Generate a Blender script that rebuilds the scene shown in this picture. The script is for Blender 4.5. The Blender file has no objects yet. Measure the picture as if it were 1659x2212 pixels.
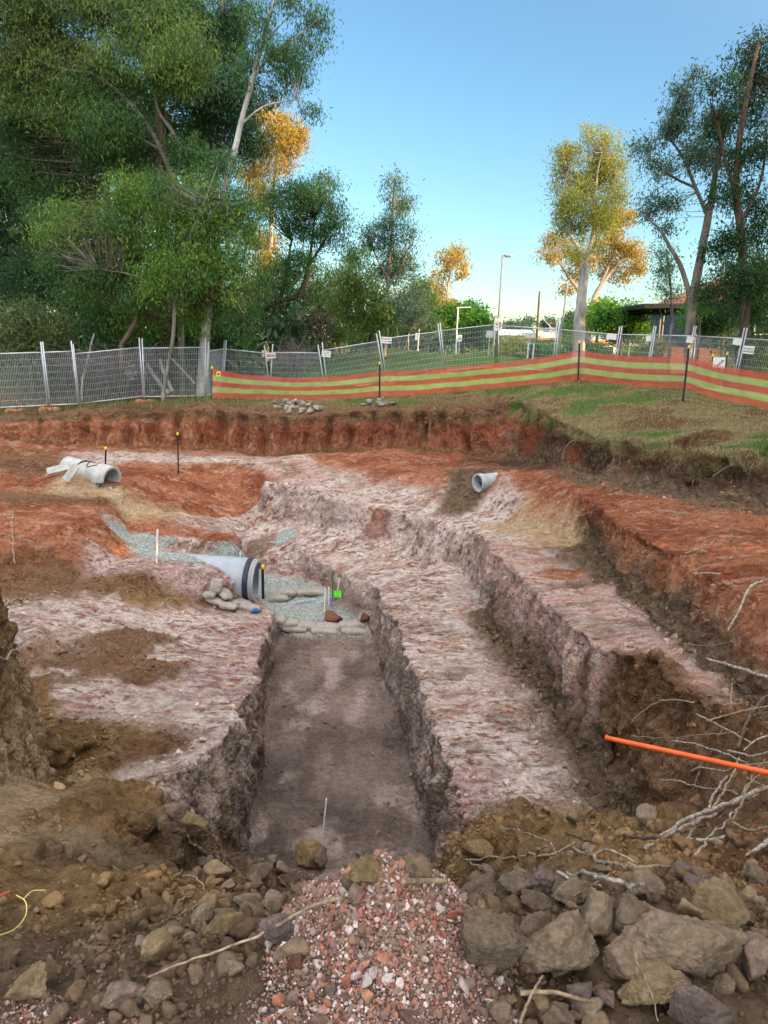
import bpy, bmesh, math, random
import numpy as np
from mathutils import Vector, Matrix
from mathutils.geometry import delaunay_2d_cdt

# ------------------------------------------------------------------ camera, light, exposure
sc = bpy.context.scene
PITCH, ROLL, FPX = math.radians(12.6), math.radians(1.0), 1661.0
cR0 = np.array((1.0, 0, 0)); cF = np.array((0, math.cos(PITCH), -math.sin(PITCH))); cU0 = np.array((0, math.sin(PITCH), math.cos(PITCH)))
cR = cR0 * math.cos(ROLL) + cU0 * math.sin(ROLL)
cU = cU0 * math.cos(ROLL) - cR0 * math.sin(ROLL)
cam = bpy.data.cameras.new('camera'); camo = bpy.data.objects.new('camera', cam); sc.collection.objects.link(camo)
camo.matrix_world = Matrix(((cR[0], cU[0], -cF[0], 0), (cR[1], cU[1], -cF[1], 0), (cR[2], cU[2], -cF[2], 0), (0, 0, 0, 1)))
cam.sensor_fit = 'HORIZONTAL'; cam.sensor_width = 36; cam.lens = 36 * FPX / 1659.0
cam.clip_start = 0.05; cam.clip_end = 3000
sc.camera = camo

SUN_EL, SUN_AZ = math.radians(10.0), math.radians(122.0)      # azimuth clockwise from +Y: low sun, right and behind
sund = Vector((math.sin(SUN_AZ) * math.cos(SUN_EL), math.cos(SUN_AZ) * math.cos(SUN_EL), math.sin(SUN_EL)))
w = bpy.data.worlds.new('World'); sc.world = w; w.use_nodes = True
nt = w.node_tree; bg = nt.nodes['Background']
sky = nt.nodes.new('ShaderNodeTexSky'); sky.sky_type = 'NISHITA'; sky.sun_disc = False
sky.sun_elevation = SUN_EL; sky.sun_rotation = SUN_AZ; sky.altitude = 50; sky.air_density = 1.0; sky.dust_density = 0.1; sky.ozone_density = 2.5
# wide glow added to the sky high behind the camera to brighten the pit
tcw = nt.nodes.new('ShaderNodeTexCoord'); dt = nt.nodes.new('ShaderNodeVectorMath'); dt.operation = 'DOT_PRODUCT'
nt.links.new(tcw.outputs['Generated'], dt.inputs[0]); gd = Vector((0.25, -0.45, 0.86)).normalized(); dt.inputs[1].default_value = gd
mr = nt.nodes.new('ShaderNodeMapRange'); mr.interpolation_type = 'SMOOTHERSTEP'
for k_, v_ in (('From Min', -0.15), ('From Max', 0.85), ('To Min', 0.0), ('To Max', 1.0)): mr.inputs[k_].default_value = v_
nt.links.new(dt.outputs['Value'], mr.inputs['Value'])
gl = nt.nodes.new('ShaderNodeMix'); gl.data_type = 'RGBA'; gl.blend_type = 'ADD'
nt.links.new(mr.outputs[0], gl.inputs[0]); tn = nt.nodes.new('ShaderNodeMix'); tn.data_type = 'RGBA'; tn.blend_type = 'MULTIPLY'; tn.inputs[0].default_value = 1; tn.inputs[7].default_value = (0.95, 1.08, 1.08, 1)
nt.links.new(sky.outputs[0], tn.inputs[6]); nt.links.new(tn.outputs[2], gl.inputs[6]); gl.inputs[7].default_value = (10.0, 9.0, 8.1, 1)
nt.links.new(gl.outputs[2], bg.inputs[0]); bg.inputs[1].default_value = 0.15
sl = bpy.data.lights.new('sun', 'SUN'); sl.energy = 5.0; sl.angle = math.radians(0.6); sl.color = (1.0, 0.60, 0.22)
so = bpy.data.objects.new('sun', sl); sc.collection.objects.link(so); so.rotation_euler = sund.to_track_quat('Z', 'Y').to_euler()
sc.view_settings.view_transform = 'Standard'; sc.view_settings.look = 'None'; sc.view_settings.gamma = 1.0
sc.view_settings.use_curve_mapping = False
sc.view_settings.exposure = 0.95
sc.cycles.max_bounces = 6; sc.cycles.diffuse_bounces = 3; sc.cycles.transparent_max_bounces = 12; sc.cycles.use_denoising = True; sc.cycles.denoising_prefilter = 'FAST'
sc.cycles.sample_clamp_indirect = 4.0

rng = np.random.default_rng(7); random.seed(7)
R = math.radians

# ------------------------------------------------------------------ helpers
def ray(px, py):
    return cF + cR * ((px - 829.5) / FPX) + cU * ((1106.0 - py) / FPX)
def atY(px, py, Y):
    d = ray(px, py); return d * (Y / d[1])
def atZ(px, py, z):
    d = ray(px, py); return d * (z / d[2])
def proj(V):
    V = np.asarray(V, float); dz = V @ cF
    return 829.5 + FPX * (V @ cR) / dz, 1106.0 - FPX * (V @ cU) / dz, dz
def lin(*c):
    a = np.array(c, float) / 255.0
    return np.where(a <= 0.04045, a / 12.92, ((a + 0.055) / 1.055) ** 2.4)

def _h(ix, iy, iz, s):
    h = (ix.astype(np.uint32) * np.uint32(374761393)) ^ (iy.astype(np.uint32) * np.uint32(668265263)) ^ (iz.astype(np.uint32) * np.uint32(2147483647 - 61)) ^ np.uint32((s * 1274126177) & 0xffffffff)
    h = (h ^ (h >> np.uint32(13))) * np.uint32(1274126177)
    h = (h ^ (h >> np.uint32(15))) * np.uint32(2246822519)
    return h ^ (h >> np.uint32(16))
def noise3(P, s=0):
    P = np.asarray(P, float); i = np.floor(P).astype(np.int64); f = P - i; u = f * f * f * (f * (f * 6 - 15) + 10)
    out = 0
    for dx in (0, 1):
        for dy in (0, 1):
            for dz in (0, 1):
                h = _h(i[:, 0] + dx, i[:, 1] + dy, i[:, 2] + dz, s)
                gx = (h & 1023) / 511.5 - 1; gy = ((h >> np.uint32(10)) & 1023) / 511.5 - 1; gz = ((h >> np.uint32(20)) & 1023) / 511.5 - 1
                w_ = (u[:, 0] if dx else 1 - u[:, 0]) * (u[:, 1] if dy else 1 - u[:, 1]) * (u[:, 2] if dz else 1 - u[:, 2])
                out = out + w_ * (gx * (f[:, 0] - dx) + gy * (f[:, 1] - dy) + gz * (f[:, 2] - dz))
    return out * 1.3
def fbm(P, freq, octv=4, s=0, gain=0.5):
    P = np.asarray(P, float); a, t, n = 1.0, 0, 0
    for k in range(octv):
        t = t + a * noise3(P * freq + 17.3 * k, s + k); n += a; a *= gain; freq *= 2.03
    return t / n * 1.6
def sstep(a, b, x):
    t = np.clip((x - a) / (b - a), 0, 1); return t * t * (3 - 2 * t)

def setprops(o, label=None, cat=None, group=None, kind=None):
    if label: o['label'] = label
    if cat: o['category'] = cat
    if group: o['group'] = group
    if kind: o['kind'] = kind
    return o
def mk(name, V, F, mat, parent=None, col=None, smooth=True, link=True):
    """numpy vertices and faces (one array, or a list of arrays of 3- and 4-gons) -> ONE mesh object"""
    me = bpy.data.meshes.new(name); V = np.asarray(V, np.float32)
    if not (isinstance(F, list) and (len(F[0]) == 0 or np.ndim(F[0]) == 2)): F = [F]
    Fs = [np.asarray(f, np.int32) for f in F if len(f)]
    me.vertices.add(len(V)); me.vertices.foreach_set('co', V.ravel())
    nl = sum(f.size for f in Fs); npoly = sum(len(f) for f in Fs)
    me.loops.add(nl); me.loops.foreach_set('vertex_index', np.concatenate([f.ravel() for f in Fs]))
    me.polygons.add(npoly)
    tot = np.concatenate([np.full(len(f), f.shape[1], np.int32) for f in Fs])
    me.polygons.foreach_set('loop_start', np.concatenate([[0], np.cumsum(tot)[:-1]]).astype(np.int32))
    me.polygons.foreach_set('loop_total', tot)
    me.polygons.foreach_set('use_smooth', np.full(npoly, bool(smooth)))
    me.update(calc_edges=True)
    if col is not None:
        a = me.color_attributes.new('col', 'FLOAT_COLOR', 'POINT')
        c = np.ones((len(V), 4), np.float32); c[:, :3] = col; a.data.foreach_set('color', c.ravel())
    if mat is not None: me.materials.append(mat)
    o = bpy.data.objects.new(name, me)
    if link: sc.collection.objects.link(o)
    if parent is not None: o.parent = parent
    return o
def empty(name, loc=(0, 0, 0), rz=0.0, **kw):
    o = bpy.data.objects.new(name, None); sc.collection.objects.link(o); o.empty_display_size = 0.2
    o.location = loc; o.rotation_euler = (0, 0, rz); setprops(o, **kw); return o
def copy_tree(o, parent=None):
    c = o.copy(); sc.collection.objects.link(c)
    if parent is not None: c.parent = parent
    for ch in list(o.children): copy_tree(ch, c)
    return c

class MB:
    """collects shapes, builds ONE mesh object"""
    def __init__(s): s.V, s.F3, s.F4, s.C, s.n = [], [], [], [], 0
    def add(s, V, F, col=None):
        V = np.asarray(V, float); F = np.asarray(F, int)
        (s.F3 if F.shape[1] == 3 else s.F4).append(F + s.n); s.V.append(V); s.n += len(V)
        s.C.append(np.broadcast_to(np.array((1, 1, 1.0) if col is None else col, float), (len(V), 3)))
        return s
    def box(s, c, size, rot=None, col=None):
        g = np.array([[x, y, z] for x in (-.5, .5) for y in (-.5, .5) for z in (-.5, .5)]) * np.array(size)
        if rot is not None: g = g @ np.array(rot).T
        return s.add(g + np.array(c), [[0, 1, 3, 2], [4, 6, 7, 5], [0, 4, 5, 1], [2, 3, 7, 6], [0, 2, 6, 4], [1, 5, 7, 3]], col)
    def bbox(s, c, size, b, rot=None, col=None):
        """box with chamfered edges"""
        hx, hy, hz = np.array(size) / 2; V = []; 
        for sx in (-1, 1):
            for sy in (-1, 1):
                for sz in (-1, 1):
                    V += [(sx * hx, sy * (hy - b), sz * (hz - b)), (sx * (hx - b), sy * hy, sz * (hz - b)), (sx * (hx - b), sy * (hy - b), sz * hz)]
        V = np.array(V); bm = bmesh.new()
        for v in V: bm.verts.new(v)
        r = bmesh.ops.convex_hull(bm, input=bm.verts[:]); bmesh.ops.recalc_face_normals(bm, faces=bm.faces)
        bm.verts.index_update(); F = [[v.index for v in f.verts] for f in bm.faces]; Vv = np.array([v.co[:] for v in bm.verts]); bm.free()
        F3 = [f for f in F if len(f) == 3]; F4 = [f for f in F if len(f) == 4]
        if rot is not None: Vv = Vv @ np.array(rot).T
        Vv = Vv + np.array(c)
        if F3: s.add(Vv, F3, col)
        if F4: s.add(Vv, F4, col)
        return s
    def tube(s, pts, rad, n=8, caps=True, col=None):
        V, F3, F4 = tube(pts, rad, n, caps); m = s.n; s.add(V, F4, col)
        if len(F3): s.F3.append(np.asarray(F3) + m)
        return s
    def build(s, name, mat, parent=None, smooth=False, usecol=False):
        F = ([np.concatenate(s.F3)] if s.F3 else []) + ([np.concatenate(s.F4)] if s.F4 else [])
        return mk(name, np.concatenate(s.V), F, mat, parent, np.concatenate(s.C) if usecol else None, smooth)

def tube(pts, rad, n=8, caps=True):
    P = np.asarray(pts, float); k = len(P); rad = np.broadcast_to(np.asarray(rad, float), (k,))
    T = np.gradient(P, axis=0); T /= np.linalg.norm(T, axis=1)[:, None] + 1e-12
    ref = np.array((0, 0, 1.0)) if abs(T[0][2]) < 0.9 else np.array((1.0, 0, 0))
    N = np.cross(T[0], ref); N /= np.linalg.norm(N); rows = []
    a = np.linspace(0, 2 * np.pi, n, endpoint=False)
    for i in range(k):
        N = N - T[i] * (N @ T[i]); N /= np.linalg.norm(N) + 1e-12; B = np.cross(T[i], N)
        rows.append(P[i] + rad[i] * (np.cos(a)[:, None] * N + np.sin(a)[:, None] * B))
    V = np.concatenate(rows); F4 = []
    for i in range(k - 1):
        for j in range(n):
            F4.append((i * n + j, i * n + (j + 1) % n, (i + 1) * n + (j + 1) % n, (i + 1) * n + j))
    F3 = []
    if caps:
        V = np.concatenate([V, P[[0, -1]]]); c0, c1 = k * n, k * n + 1
        for j in range(n):
            F3.append((c0, (j + 1) % n, j)); F3.append((c1, (k - 1) * n + j, (k - 1) * n + (j + 1) % n))
    return V, F3, F4
def curve(pts, n=24, wig=0.0, seed=0, k=3.0):
    """Catmull-Rom through pts with a random wiggle"""
    P = np.asarray(pts, float)
    if len(P) == 2: P = np.array([P[0], (P[0] + P[1]) / 2, P[1]])
    Q = np.concatenate([[2 * P[0] - P[1]], P, [2 * P[-1] - P[-2]]]); t = np.linspace(0, len(P) - 1 - 1e-6, n); out = []
    for x in t:
        i = int(x); u = x - i; a, b, c, d = Q[i:i + 4]
        out.append(0.5 * (2 * b + (c - a) * u + (2 * a - 5 * b + 4 * c - d) * u * u + (3 * b - a - 3 * c + d) * u ** 3))
    out = np.array(out)
    if wig:
        L = np.linalg.norm(P[-1] - P[0]) + 1e-6; s = np.linspace(0, 1, n)[:, None] * np.ones((1, 3)) * k * 2
        for ax in range(3): out[:, ax] += wig * fbm(s + np.array((seed * 3.7, ax * 9.1, 0)), 1.0, 3, seed + ax) * np.minimum(1, 6 * np.linspace(0, 1, n))
    return out

# ------------------------------------------------------------------ materials
def newmat(name):
    m = bpy.data.materials.new(name); m.use_nodes = True; n = m.node_tree; return m, n, n.nodes['Principled BSDF']
def ramp(n, fac, stops):
    r = n.nodes.new('ShaderNodeValToRGB'); e = r.color_ramp.elements
    while len(e) < len(stops): e.new(0.5)
    for k, (p, c) in enumerate(stops): e[k].position = p; e[k].color = (*c, 1)
    n.links.new(fac, r.inputs[0]); return r.outputs[0]
def nz(n, scale, detail=4, rough=0.55, vec=None, out='Fac'):
    t = n.nodes.new('ShaderNodeTexNoise'); t.inputs['Scale'].default_value = scale; t.inputs['Detail'].default_value = detail; t.inputs['Roughness'].default_value = rough
    if vec is None:
        tc = n.nodes.new('ShaderNodeTexCoord'); vec = tc.outputs['Object']
    n.links.new(vec, t.inputs['Vector']); return t.outputs[out]
def mixc(n, fac, a, b, mode='MIX'):
    m = n.nodes.new('ShaderNodeMix'); m.data_type = 'RGBA'; m.blend_type = mode
    for v, k in ((fac, 0), (a, 6), (b, 7)):
        if isinstance(v, (int, float)): m.inputs[k].default_value = v
        elif isinstance(v, (tuple, list, np.ndarray)): m.inputs[k].default_value = (*v, 1)
        else: n.links.new(v, m.inputs[k])
    return m.outputs[2]
def bump(n, bsdf, h, strength, dist):
    b = n.nodes.new('ShaderNodeBump'); b.inputs['Strength'].default_value = strength; b.inputs['Distance'].default_value = dist
    n.links.new(h, b.inputs['Height']); n.links.new(b.outputs[0], bsdf.inputs['Normal'])
def attr(n, name='col'):
    a = n.nodes.new('ShaderNodeAttribute'); a.attribute_name = name; return a.outputs['Color']
def mat_vcol(name, rough=0.95, lo=0.75, hi=1.25, scale=30, bs=0.5, bd=0.02, spec=0.15):
    m, n, b = newmat(name); c = attr(n); f = nz(n, scale, 6, 0.7)
    k = ramp(n, f, [(0.25, (lo,) * 3), (0.75, (hi,) * 3)])
    n.links.new(mixc(n, 1.0, c, k, 'MULTIPLY'), b.inputs['Base Color']); b.inputs['Roughness'].default_value = rough
    b.inputs['Specular IOR Level'].default_value = spec
    bump(n, b, nz(n, scale * 1.7, 8, 0.75), bs, bd); return m
def mat_two(name, c1, c2, scale=8, rough=0.7, metal=0.0, bs=0.2, bd=0.005, spec=0.3, detail=5, stretch=None):
    m, n, b = newmat(name); vec = None
    if stretch:
        tc = n.nodes.new('ShaderNodeTexCoord'); mp = n.nodes.new('ShaderNodeMapping'); mp.inputs['Scale'].default_value = stretch
        n.links.new(tc.outputs['Object'], mp.inputs['Vector']); vec = mp.outputs[0]
    f = nz(n, scale, detail, 0.65, vec)
    n.links.new(ramp(n, f, [(0.35, tuple(c1)), (0.65, tuple(c2))]), b.inputs['Base Color'])
    b.inputs['Roughness'].default_value = rough; b.inputs['Metallic'].default_value = metal; b.inputs['Specular IOR Level'].default_value = spec
    if bs: bump(n, b, f, bs, bd)
    return m
def mat_leaf(name, trans=0.42):
    m, n, b = newmat(name); c = attr(n); b.inputs['Roughness'].default_value = 0.5; b.inputs['Specular IOR Level'].default_value = 0.25
    n.links.new(c, b.inputs['Base Color'])
    t = n.nodes.new('ShaderNodeBsdfTranslucent'); n.links.new(c, t.inputs['Color'])
    x = n.nodes.new('ShaderNodeMixShader'); x.inputs[0].default_value = trans
    n.links.new(b.outputs[0], x.inputs[1]); n.links.new(t.outputs[0], x.inputs[2])
    n.links.new(x.outputs[0], n.nodes['Material Output'].inputs['Surface']); return m

M = {}
def mat_soil():
    m, n, b = newmat('soil'); c = attr(n); tc = n.nodes.new('ShaderNodeTexCoord')
    sx = n.nodes.new('ShaderNodeSeparateColor'); n.links.new(attr(n, 'aux'), sx.inputs[0]); mot, stp, clay = sx.outputs[0], sx.outputs[1], sx.outputs[2]
    def mp(scale):
        q = n.nodes.new('ShaderNodeMapping'); q.inputs['Scale'].default_value = scale; n.links.new(tc.outputs['Object'], q.inputs['Vector']); return q.outputs[0]
    def mth(op, a, b_, c_=None):
        q = n.nodes.new('ShaderNodeMath'); q.operation = op
        for k, v in enumerate((a, b_, c_)):
            if v is None: continue
            if isinstance(v, (int, float)): q.inputs[k].default_value = v
            else: n.links.new(v, q.inputs[k])
        return q.outputs[0]
    flat, wall = mp((0.62, 1.15, 1.0)), mp((1.0, 1.0, 0.20))
    def both(sc_, det, ro):
        a, b_ = nz(n, sc_, det, ro, flat), nz(n, sc_, det, ro, wall); q = n.nodes.new('ShaderNodeMix'); n.links.new(stp, q.inputs[0]); n.links.new(a, q.inputs[2]); n.links.new(b_, q.inputs[3]); return q.outputs[0]
    f0, fa, fb, fc = both(2.2, 6, .62), both(8.5, 4, .62), both(6.0, 4, .6), both(24, 3, .6)
    def mask(f, p0, p1, w, k): return mth('MULTIPLY', mth('MULTIPLY', ramp(n, f, [(min(p0, p1), ((p0 > p1) * 1.0,) * 3), (max(p0, p1), ((p0 < p1) * 1.0,) * 3)]), w), k)
    motf = mth('MULTIPLY', mot, mth('MULTIPLY_ADD', stp, -.25, 1.0))
    c = mixc(n, mask(f0, .52, .44, motf, .6), c, lin(230, 218, 207)); c = mixc(n, mask(f0, .535, .60, mot, .55), c, lin(152, 130, 118))
    c = mixc(n, mask(fb, .56, .61, mot, .6), c, lin(186, 136, 98)); c = mixc(n, mask(fa, .55, .585, mot, .72), c, lin(112, 60, 52)); c = mixc(n, mask(fc, .57, .63, mot, .42), c, lin(92, 74, 66))
    c = mixc(n, mask(fa, .45, .41, motf, .5), c, lin(224, 212, 202)); c = mixc(n, mask(fb, .57, .63, clay, .5), c, lin(196, 156, 132)); c = mixc(n, mask(fa, .56, .60, clay, .55), c, lin(92, 60, 46)); c = mixc(n, mask(fc, .58, .64, clay, .4), c, lin(100, 70, 56))
    f1 = nz(n, 11, 12, 0.78); f2 = nz(n, 48, 6, 0.8)
    c = mixc(n, 1.0, c, ramp(n, f1, [(0.32, (0.56,) * 3), (0.5, (1.0,) * 3), (0.70, (1.36,) * 3)]), 'MULTIPLY')
    c = mixc(n, 1.0, c, ramp(n, f2, [(0.32, (0.62,) * 3), (0.5, (1.0,) * 3), (0.70, (1.25,) * 3)]), 'MULTIPLY')
    n.links.new(c, b.inputs['Base Color']); b.inputs['Roughness'].default_value = 0.97; b.inputs['Specular IOR Level'].default_value = 0.06
    h = nz(n, 13, 14, 0.80)
    for sc_, k_ in ((15, .7), (40, .4)):
        v = n.nodes.new('ShaderNodeTexVoronoi'); v.inputs['Scale'].default_value = sc_; n.links.new(tc.outputs['Object'], v.inputs['Vector']); h = mth('MULTIPLY_ADD', v.outputs['Distance'], -k_, h)
    h = mth('MULTIPLY_ADD', fa, 1.0, h); h = mth('MULTIPLY_ADD', fc, .5, h)
    bump(n, b, h, 1.0, 0.085); return m
M['soil'] = mat_soil()
M['clod'] = mat_vcol('clod', 0.97, 0.55, 1.3, 42, 0.9, 0.02, 0.06)
M['stone'] = mat_vcol('stone', 0.9, 0.75, 1.2, 60, 0.4, 0.006, 0.15)
M['leaf'] = mat_leaf('leaf')
M['grass'] = mat_leaf('grass_blade', 0.25)
M['galv'] = mat_two('galvanised_steel', (0.42, 0.45, 0.48), (0.58, 0.61, 0.64), 12, 0.45, 0.35, 0, 0.001, 0.4)
M['wire'] = mat_two('fence_wire', (0.36, 0.39, 0.42), (0.50, 0.53, 0.56), 9, 0.5, 0.15, 0, 0.001, 0.3)
M['foot'] = mat_two('orange_plastic', (0.55, 0.17, 0.06), (0.68, 0.24, 0.10), 6, 0.7, 0, 0.1, 0.004)
M['white'] = mat_two('white_paint', (0.72, 0.73, 0.74), (0.82, 0.82, 0.82), 5, 0.55, 0, 0, 0.001)
M['black'] = mat_two('black_plastic', (0.012, 0.012, 0.013), (0.03, 0.03, 0.03), 12, 0.5, 0, 0, 0.001)
M['yellow'] = mat_two('yellow_plastic', (0.80, 0.58, 0.01), (0.90, 0.68, 0.02), 9, 0.5, 0, 0, 0.001)
M['concrete'] = mat_two('concrete', (0.32, 0.325, 0.31), (0.46, 0.46, 0.43), 5, 0.85, 0, 0.25, 0.01, 0.2)
M['pipe'] = mat_two('pale_pipe', (0.25, 0.285, 0.335), (0.345, 0.38, 0.425), 2, 0.55, 0, 0.08, 0.005, 0.3)
M['pvc'] = mat_two('dusty_pvc', (0.27, 0.30, 0.30), (0.42, 0.45, 0.45), 5, 0.7, 0, 0.05, 0.004)
M['rubber'] = mat_two('dark_rubber', (0.014, 0.018, 0.03), (0.03, 0.036, 0.055), 6, 0.45, 0, 0, 0.001)
M['bag'] = mat_two('sandbag_cloth', (0.22, 0.20, 0.175), (0.34, 0.31, 0.275), 9, 0.95, 0, 0.5, 0.02, 0.1)
M['orange'] = mat_two('orange_conduit', (0.62, 0.10, 0.022), (0.86, 0.13, 0.02), 7, 0.55, 0, 0, 0.001, 0.4)
M['root'] = mat_two('dry_root', (0.13, 0.092, 0.06), (0.38, 0.30, 0.205), 28, 0.9, 0, 0.5, 0.004, 0.1)
M['paleroot'] = mat_two('pale_branch', (0.10, 0.08, 0.065), (0.44, 0.39, 0.32), 34, 0.9, 0, 0.5, 0.004, 0.1)
M['darkroot'] = mat_two('dark_root', (0.05, 0.035, 0.025), (0.16, 0.11, 0.075), 20, 0.95, 0, 0.5, 0.006, 0.1)
M['barkpale'] = mat_two('pale_bark', (0.20, 0.19, 0.18), (0.52, 0.50, 0.47), 2.2, 0.85, 0, 0.3, 0.03, 0.15, 8, (1, 1, 0.35))
M['barkbrown'] = mat_two('brown_bark', (0.045, 0.032, 0.024), (0.16, 0.115, 0.085), 5, 0.95, 0, 0.6, 0.05, 0.1, 8, (1, 1, 0.15))
M['barkgrey'] = mat_two('grey_bark', (0.09, 0.08, 0.072), (0.26, 0.235, 0.21), 4, 0.9, 0, 0.5, 0.03, 0.1, 8, (1, 1, 0.25))

# ------------------------------------------------------------------ the ground: breaklines of the dig -> constrained triangulation -> fine mesh
CLS = 'worbydgpktlsme'          # white mottled clay, orange clay, red wall, brown soil, yellow soil, dark soil, gravel, purple floor, pink clay, trampled grass, lawn, sand, maroon mottle, dark topsoil
def Z(px, py, z, c): p = atZ(px, py, z); return (p[0], p[1], z, c)
def Yq(px, py, Y, c): p = atY(px, py, Y); return (p[0], Y, p[2], c)
def zl(c, *pts): return [Z(p[0], p[1], p[2], p[3] if len(p) > 3 else c) for p in pts]
def yl(c, *pts): return [Yq(p[0], p[1], p[2], p[3] if len(p) > 3 else c) for p in pts]
def wl(c, *pts): return [(p[0], p[1], p[2], p[3] if len(p) > 3 else c) for p in pts]
LINES = []
# trench
LINES.append(wl('d', (-1.52, 5.9, -4.3), (-1.58, 6.6, -4.9), (-1.62, 7.6, -5.8), (-1.66, 8.5, -6.42, 'p')) + zl('p', (545, 1840, -6.5), (560, 1650, -6.5), (578, 1500, -6.48), (597, 1372, -6.45)))
LINES.append(wl('p', (0.68, 7.4, -6.5)) + zl('p', (925, 1840, -6.5), (868, 1620, -6.5), (830, 1480, -6.48), (805, 1372, -6.45)))
LINES.append(zl('g', (603, 1345, -6.35), (660, 1345, -6.35), (730, 1345, -6.32), (790, 1335, -6.12, 'p')))
LINES.append(zl('g', (590, 1325, -6.2), (575, 1290, -6.1), (640, 1290, -6.18), (690, 1293, -6.12)))
LINES.append(zl('g', (545, 1225, -5.85), (590, 1246, -5.98), (645, 1254, -5.98), (690, 1275, -6.0)))
# gravel bed back toe, and right wall of the trench with its bend to the left
LINES.append(zl('g', (522, 1196, -5.75, 'm'), (575, 1238, -5.95, 'm'), (650, 1245, -5.92, 'm'), (700, 1268, -5.94, 'm'), (745, 1300, -6.0, 'p'), (790, 1335, -6.12, 'p')))
LINES.append(zl('w', (515, 1124, -5.15), (560, 1140, -5.2), (605, 1155, -5.25), (650, 1190, -5.35), (700, 1220, -5.45), (750, 1240, -5.45), (812, 1264, -5.4),
                (835, 1310, -5.3), (868, 1385, -5.1), (905, 1480, -5.0), (940, 1580, -4.92), (985, 1690, -4.88, 'm'), (1005, 1745, -4.85, 'm')) + wl('y', (1.0, 6.55, -4.6)))
# second wall: toe and rim
LINES.append(zl('w', (540, 1100, -4.85), (570, 1110, -4.85), (640, 1128, -4.95), (740, 1150, -4.95), (850, 1180, -5.07), (950, 1215, -5.12), (1012, 1240, -5.2),
                (1050, 1330, -5.15, 'd'), (1110, 1430, -5.05, 'd'), (1200, 1550, -4.95, 'd'), (1270, 1640, -4.9, 'd'), (1345, 1745, -4.85, 'd')) + wl('y', (2.62, 6.3, -4.55)))
LINES.append(zl('w', (570, 1035, -3.95), (640, 1050, -4.05), (700, 1070, -4.15), (760, 1085, -4.2), (850, 1102, -4.28), (950, 1125, -4.29), (1022, 1142, -4.22),
                (1060, 1180, -4.0, 'k'), (1110, 1225, -3.9, 'k'), (1170, 1290, -3.8, 'k'), (1230, 1350, -3.7, 'k'), (1290, 1395, -3.6, 'k'), (1340, 1410, -3.45, 'b'), (1420, 1420, -3.35, 'b')))
LINES.append(zl('b', (1420, 1420, -3.35)) + wl('b', (2.9, 7.05, -3.3), (3.0, 6.6, -3.22), (3.2, 6.1, -3.12), (3.45, 5.5, -3.0), (4.2, 5.0, -2.9)))
LINES.append(wl('b', (2.76, 8.0, -4.3), (2.74, 7.0, -4.1), (2.8, 6.2, -3.7), (2.78, 5.2, -3.2), (2.65, 4.4, -2.85), (3.4, 4.2, -2.6)))
# third wall: toe and rim, with the bend round the right pipe
LINES.append(zl('d', (610, 1020, -3.9, 'k'), (700, 1040, -4.0, 'w'), (800, 1062, -4.05, 'w'), (900, 1085, -4.1, 'w'), (990, 1108, -4.15, 'd'), (1050, 1110, -4.1, 'w'), (1120, 1140, -4.1, 's'), (1200, 1162, -4.0, 's'),
                (1262, 1182, -3.95), (1300, 1232, -3.85), (1400, 1325, -3.7), (1500, 1415, -3.55), (1600, 1500, -3.45), (1720, 1590, -3.35)))
LINES.append(zl('o', (640, 986, -3.62, 'k'), (680, 985, -3.6), (760, 1000, -3.6), (870, 1020, -3.6), (950, 1035, -3.6), (1000, 1033, -3.58, 'd'), (1050, 1016, -3.32, 'd'), (1085, 1016, -3.28), (1150, 1028, -3.24), (1220, 1052, -3.18),
                (1280, 1085, -3.05, 'r'), (1300, 1105, -3.0), (1400, 1165, -2.9), (1500, 1215, -2.8), (1600, 1270, -2.7), (1720, 1330, -2.6)))
LINES.append(zl('k', (1330, 1290, -3.78), (1420, 1390, -3.52), (1500, 1470, -3.35), (1560, 1500, -3.3)))
LINES.append(zl('w', (900, 1210, -5.3), (960, 1300, -5.2), (1000, 1420, -5.05), (1080, 1560, -4.93), (1140, 1690, -4.87)))
LINES.append(zl('w', (700, 1178, -5.25), (800, 1215, -5.3), (900, 1210, -5.3)))
# fourth wall (right) and the back wall: toe and rim
LINES.append(yl('o', (-200, 950, 25.1), (0, 948, 25.1), (150, 962, 25.3), (330, 968, 25.55), (450, 970, 25.8), (560, 985, 25.5), (650, 988, 25.3), (740, 978, 25.3), (850, 970, 25.3), (930, 974, 24.85), (1010, 984, 24.7), (1060, 988, 24.2, 'd')) +
             zl('e', (1112, 990, -3.42), (1190, 1003, -3.22), (1300, 1022, -3.06), (1400, 1045, -2.98), (1500, 1063, -2.88), (1659, 1080, -2.8), (1850, 1090, -2.72)))
LINES.append(yl('b', (-200, 910, 25.5), (0, 905, 25.5), (200, 890, 25.8), (340, 885, 26.0), (460, 878, 26.3), (560, 890, 26.0), (640, 897, 25.8), (740, 890, 25.8), (830, 882, 25.8), (920, 890, 25.3), (1000, 885, 25.3), (1060, 880, 25.0),
                (1120, 862, 24.6, 't'), (1160, 880, 23.3, 't'), (1210, 912, 21.3, 't'), (1280, 938, 19.35, 't'), (1350, 953, 17.6, 't'), (1420, 964, 16.4, 't'), (1530, 980, 15.1, 't'), (1659, 986, 14.15, 't'), (1850, 1000, 13.6, 't')))
LINES.append(zl('d', (1215, 1022, -3.2), (1310, 1043, -3.06), (1410, 1062, -2.99), (1510, 1081, -2.9), (1659, 1098, -2.82), (1850, 1107, -2.74)))
LINES.append(zl('o', (1330, 1075, -3.03), (1430, 1096, -2.95), (1530, 1116, -2.87), (1659, 1134, -2.79), (1850, 1143, -2.71)))
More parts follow.
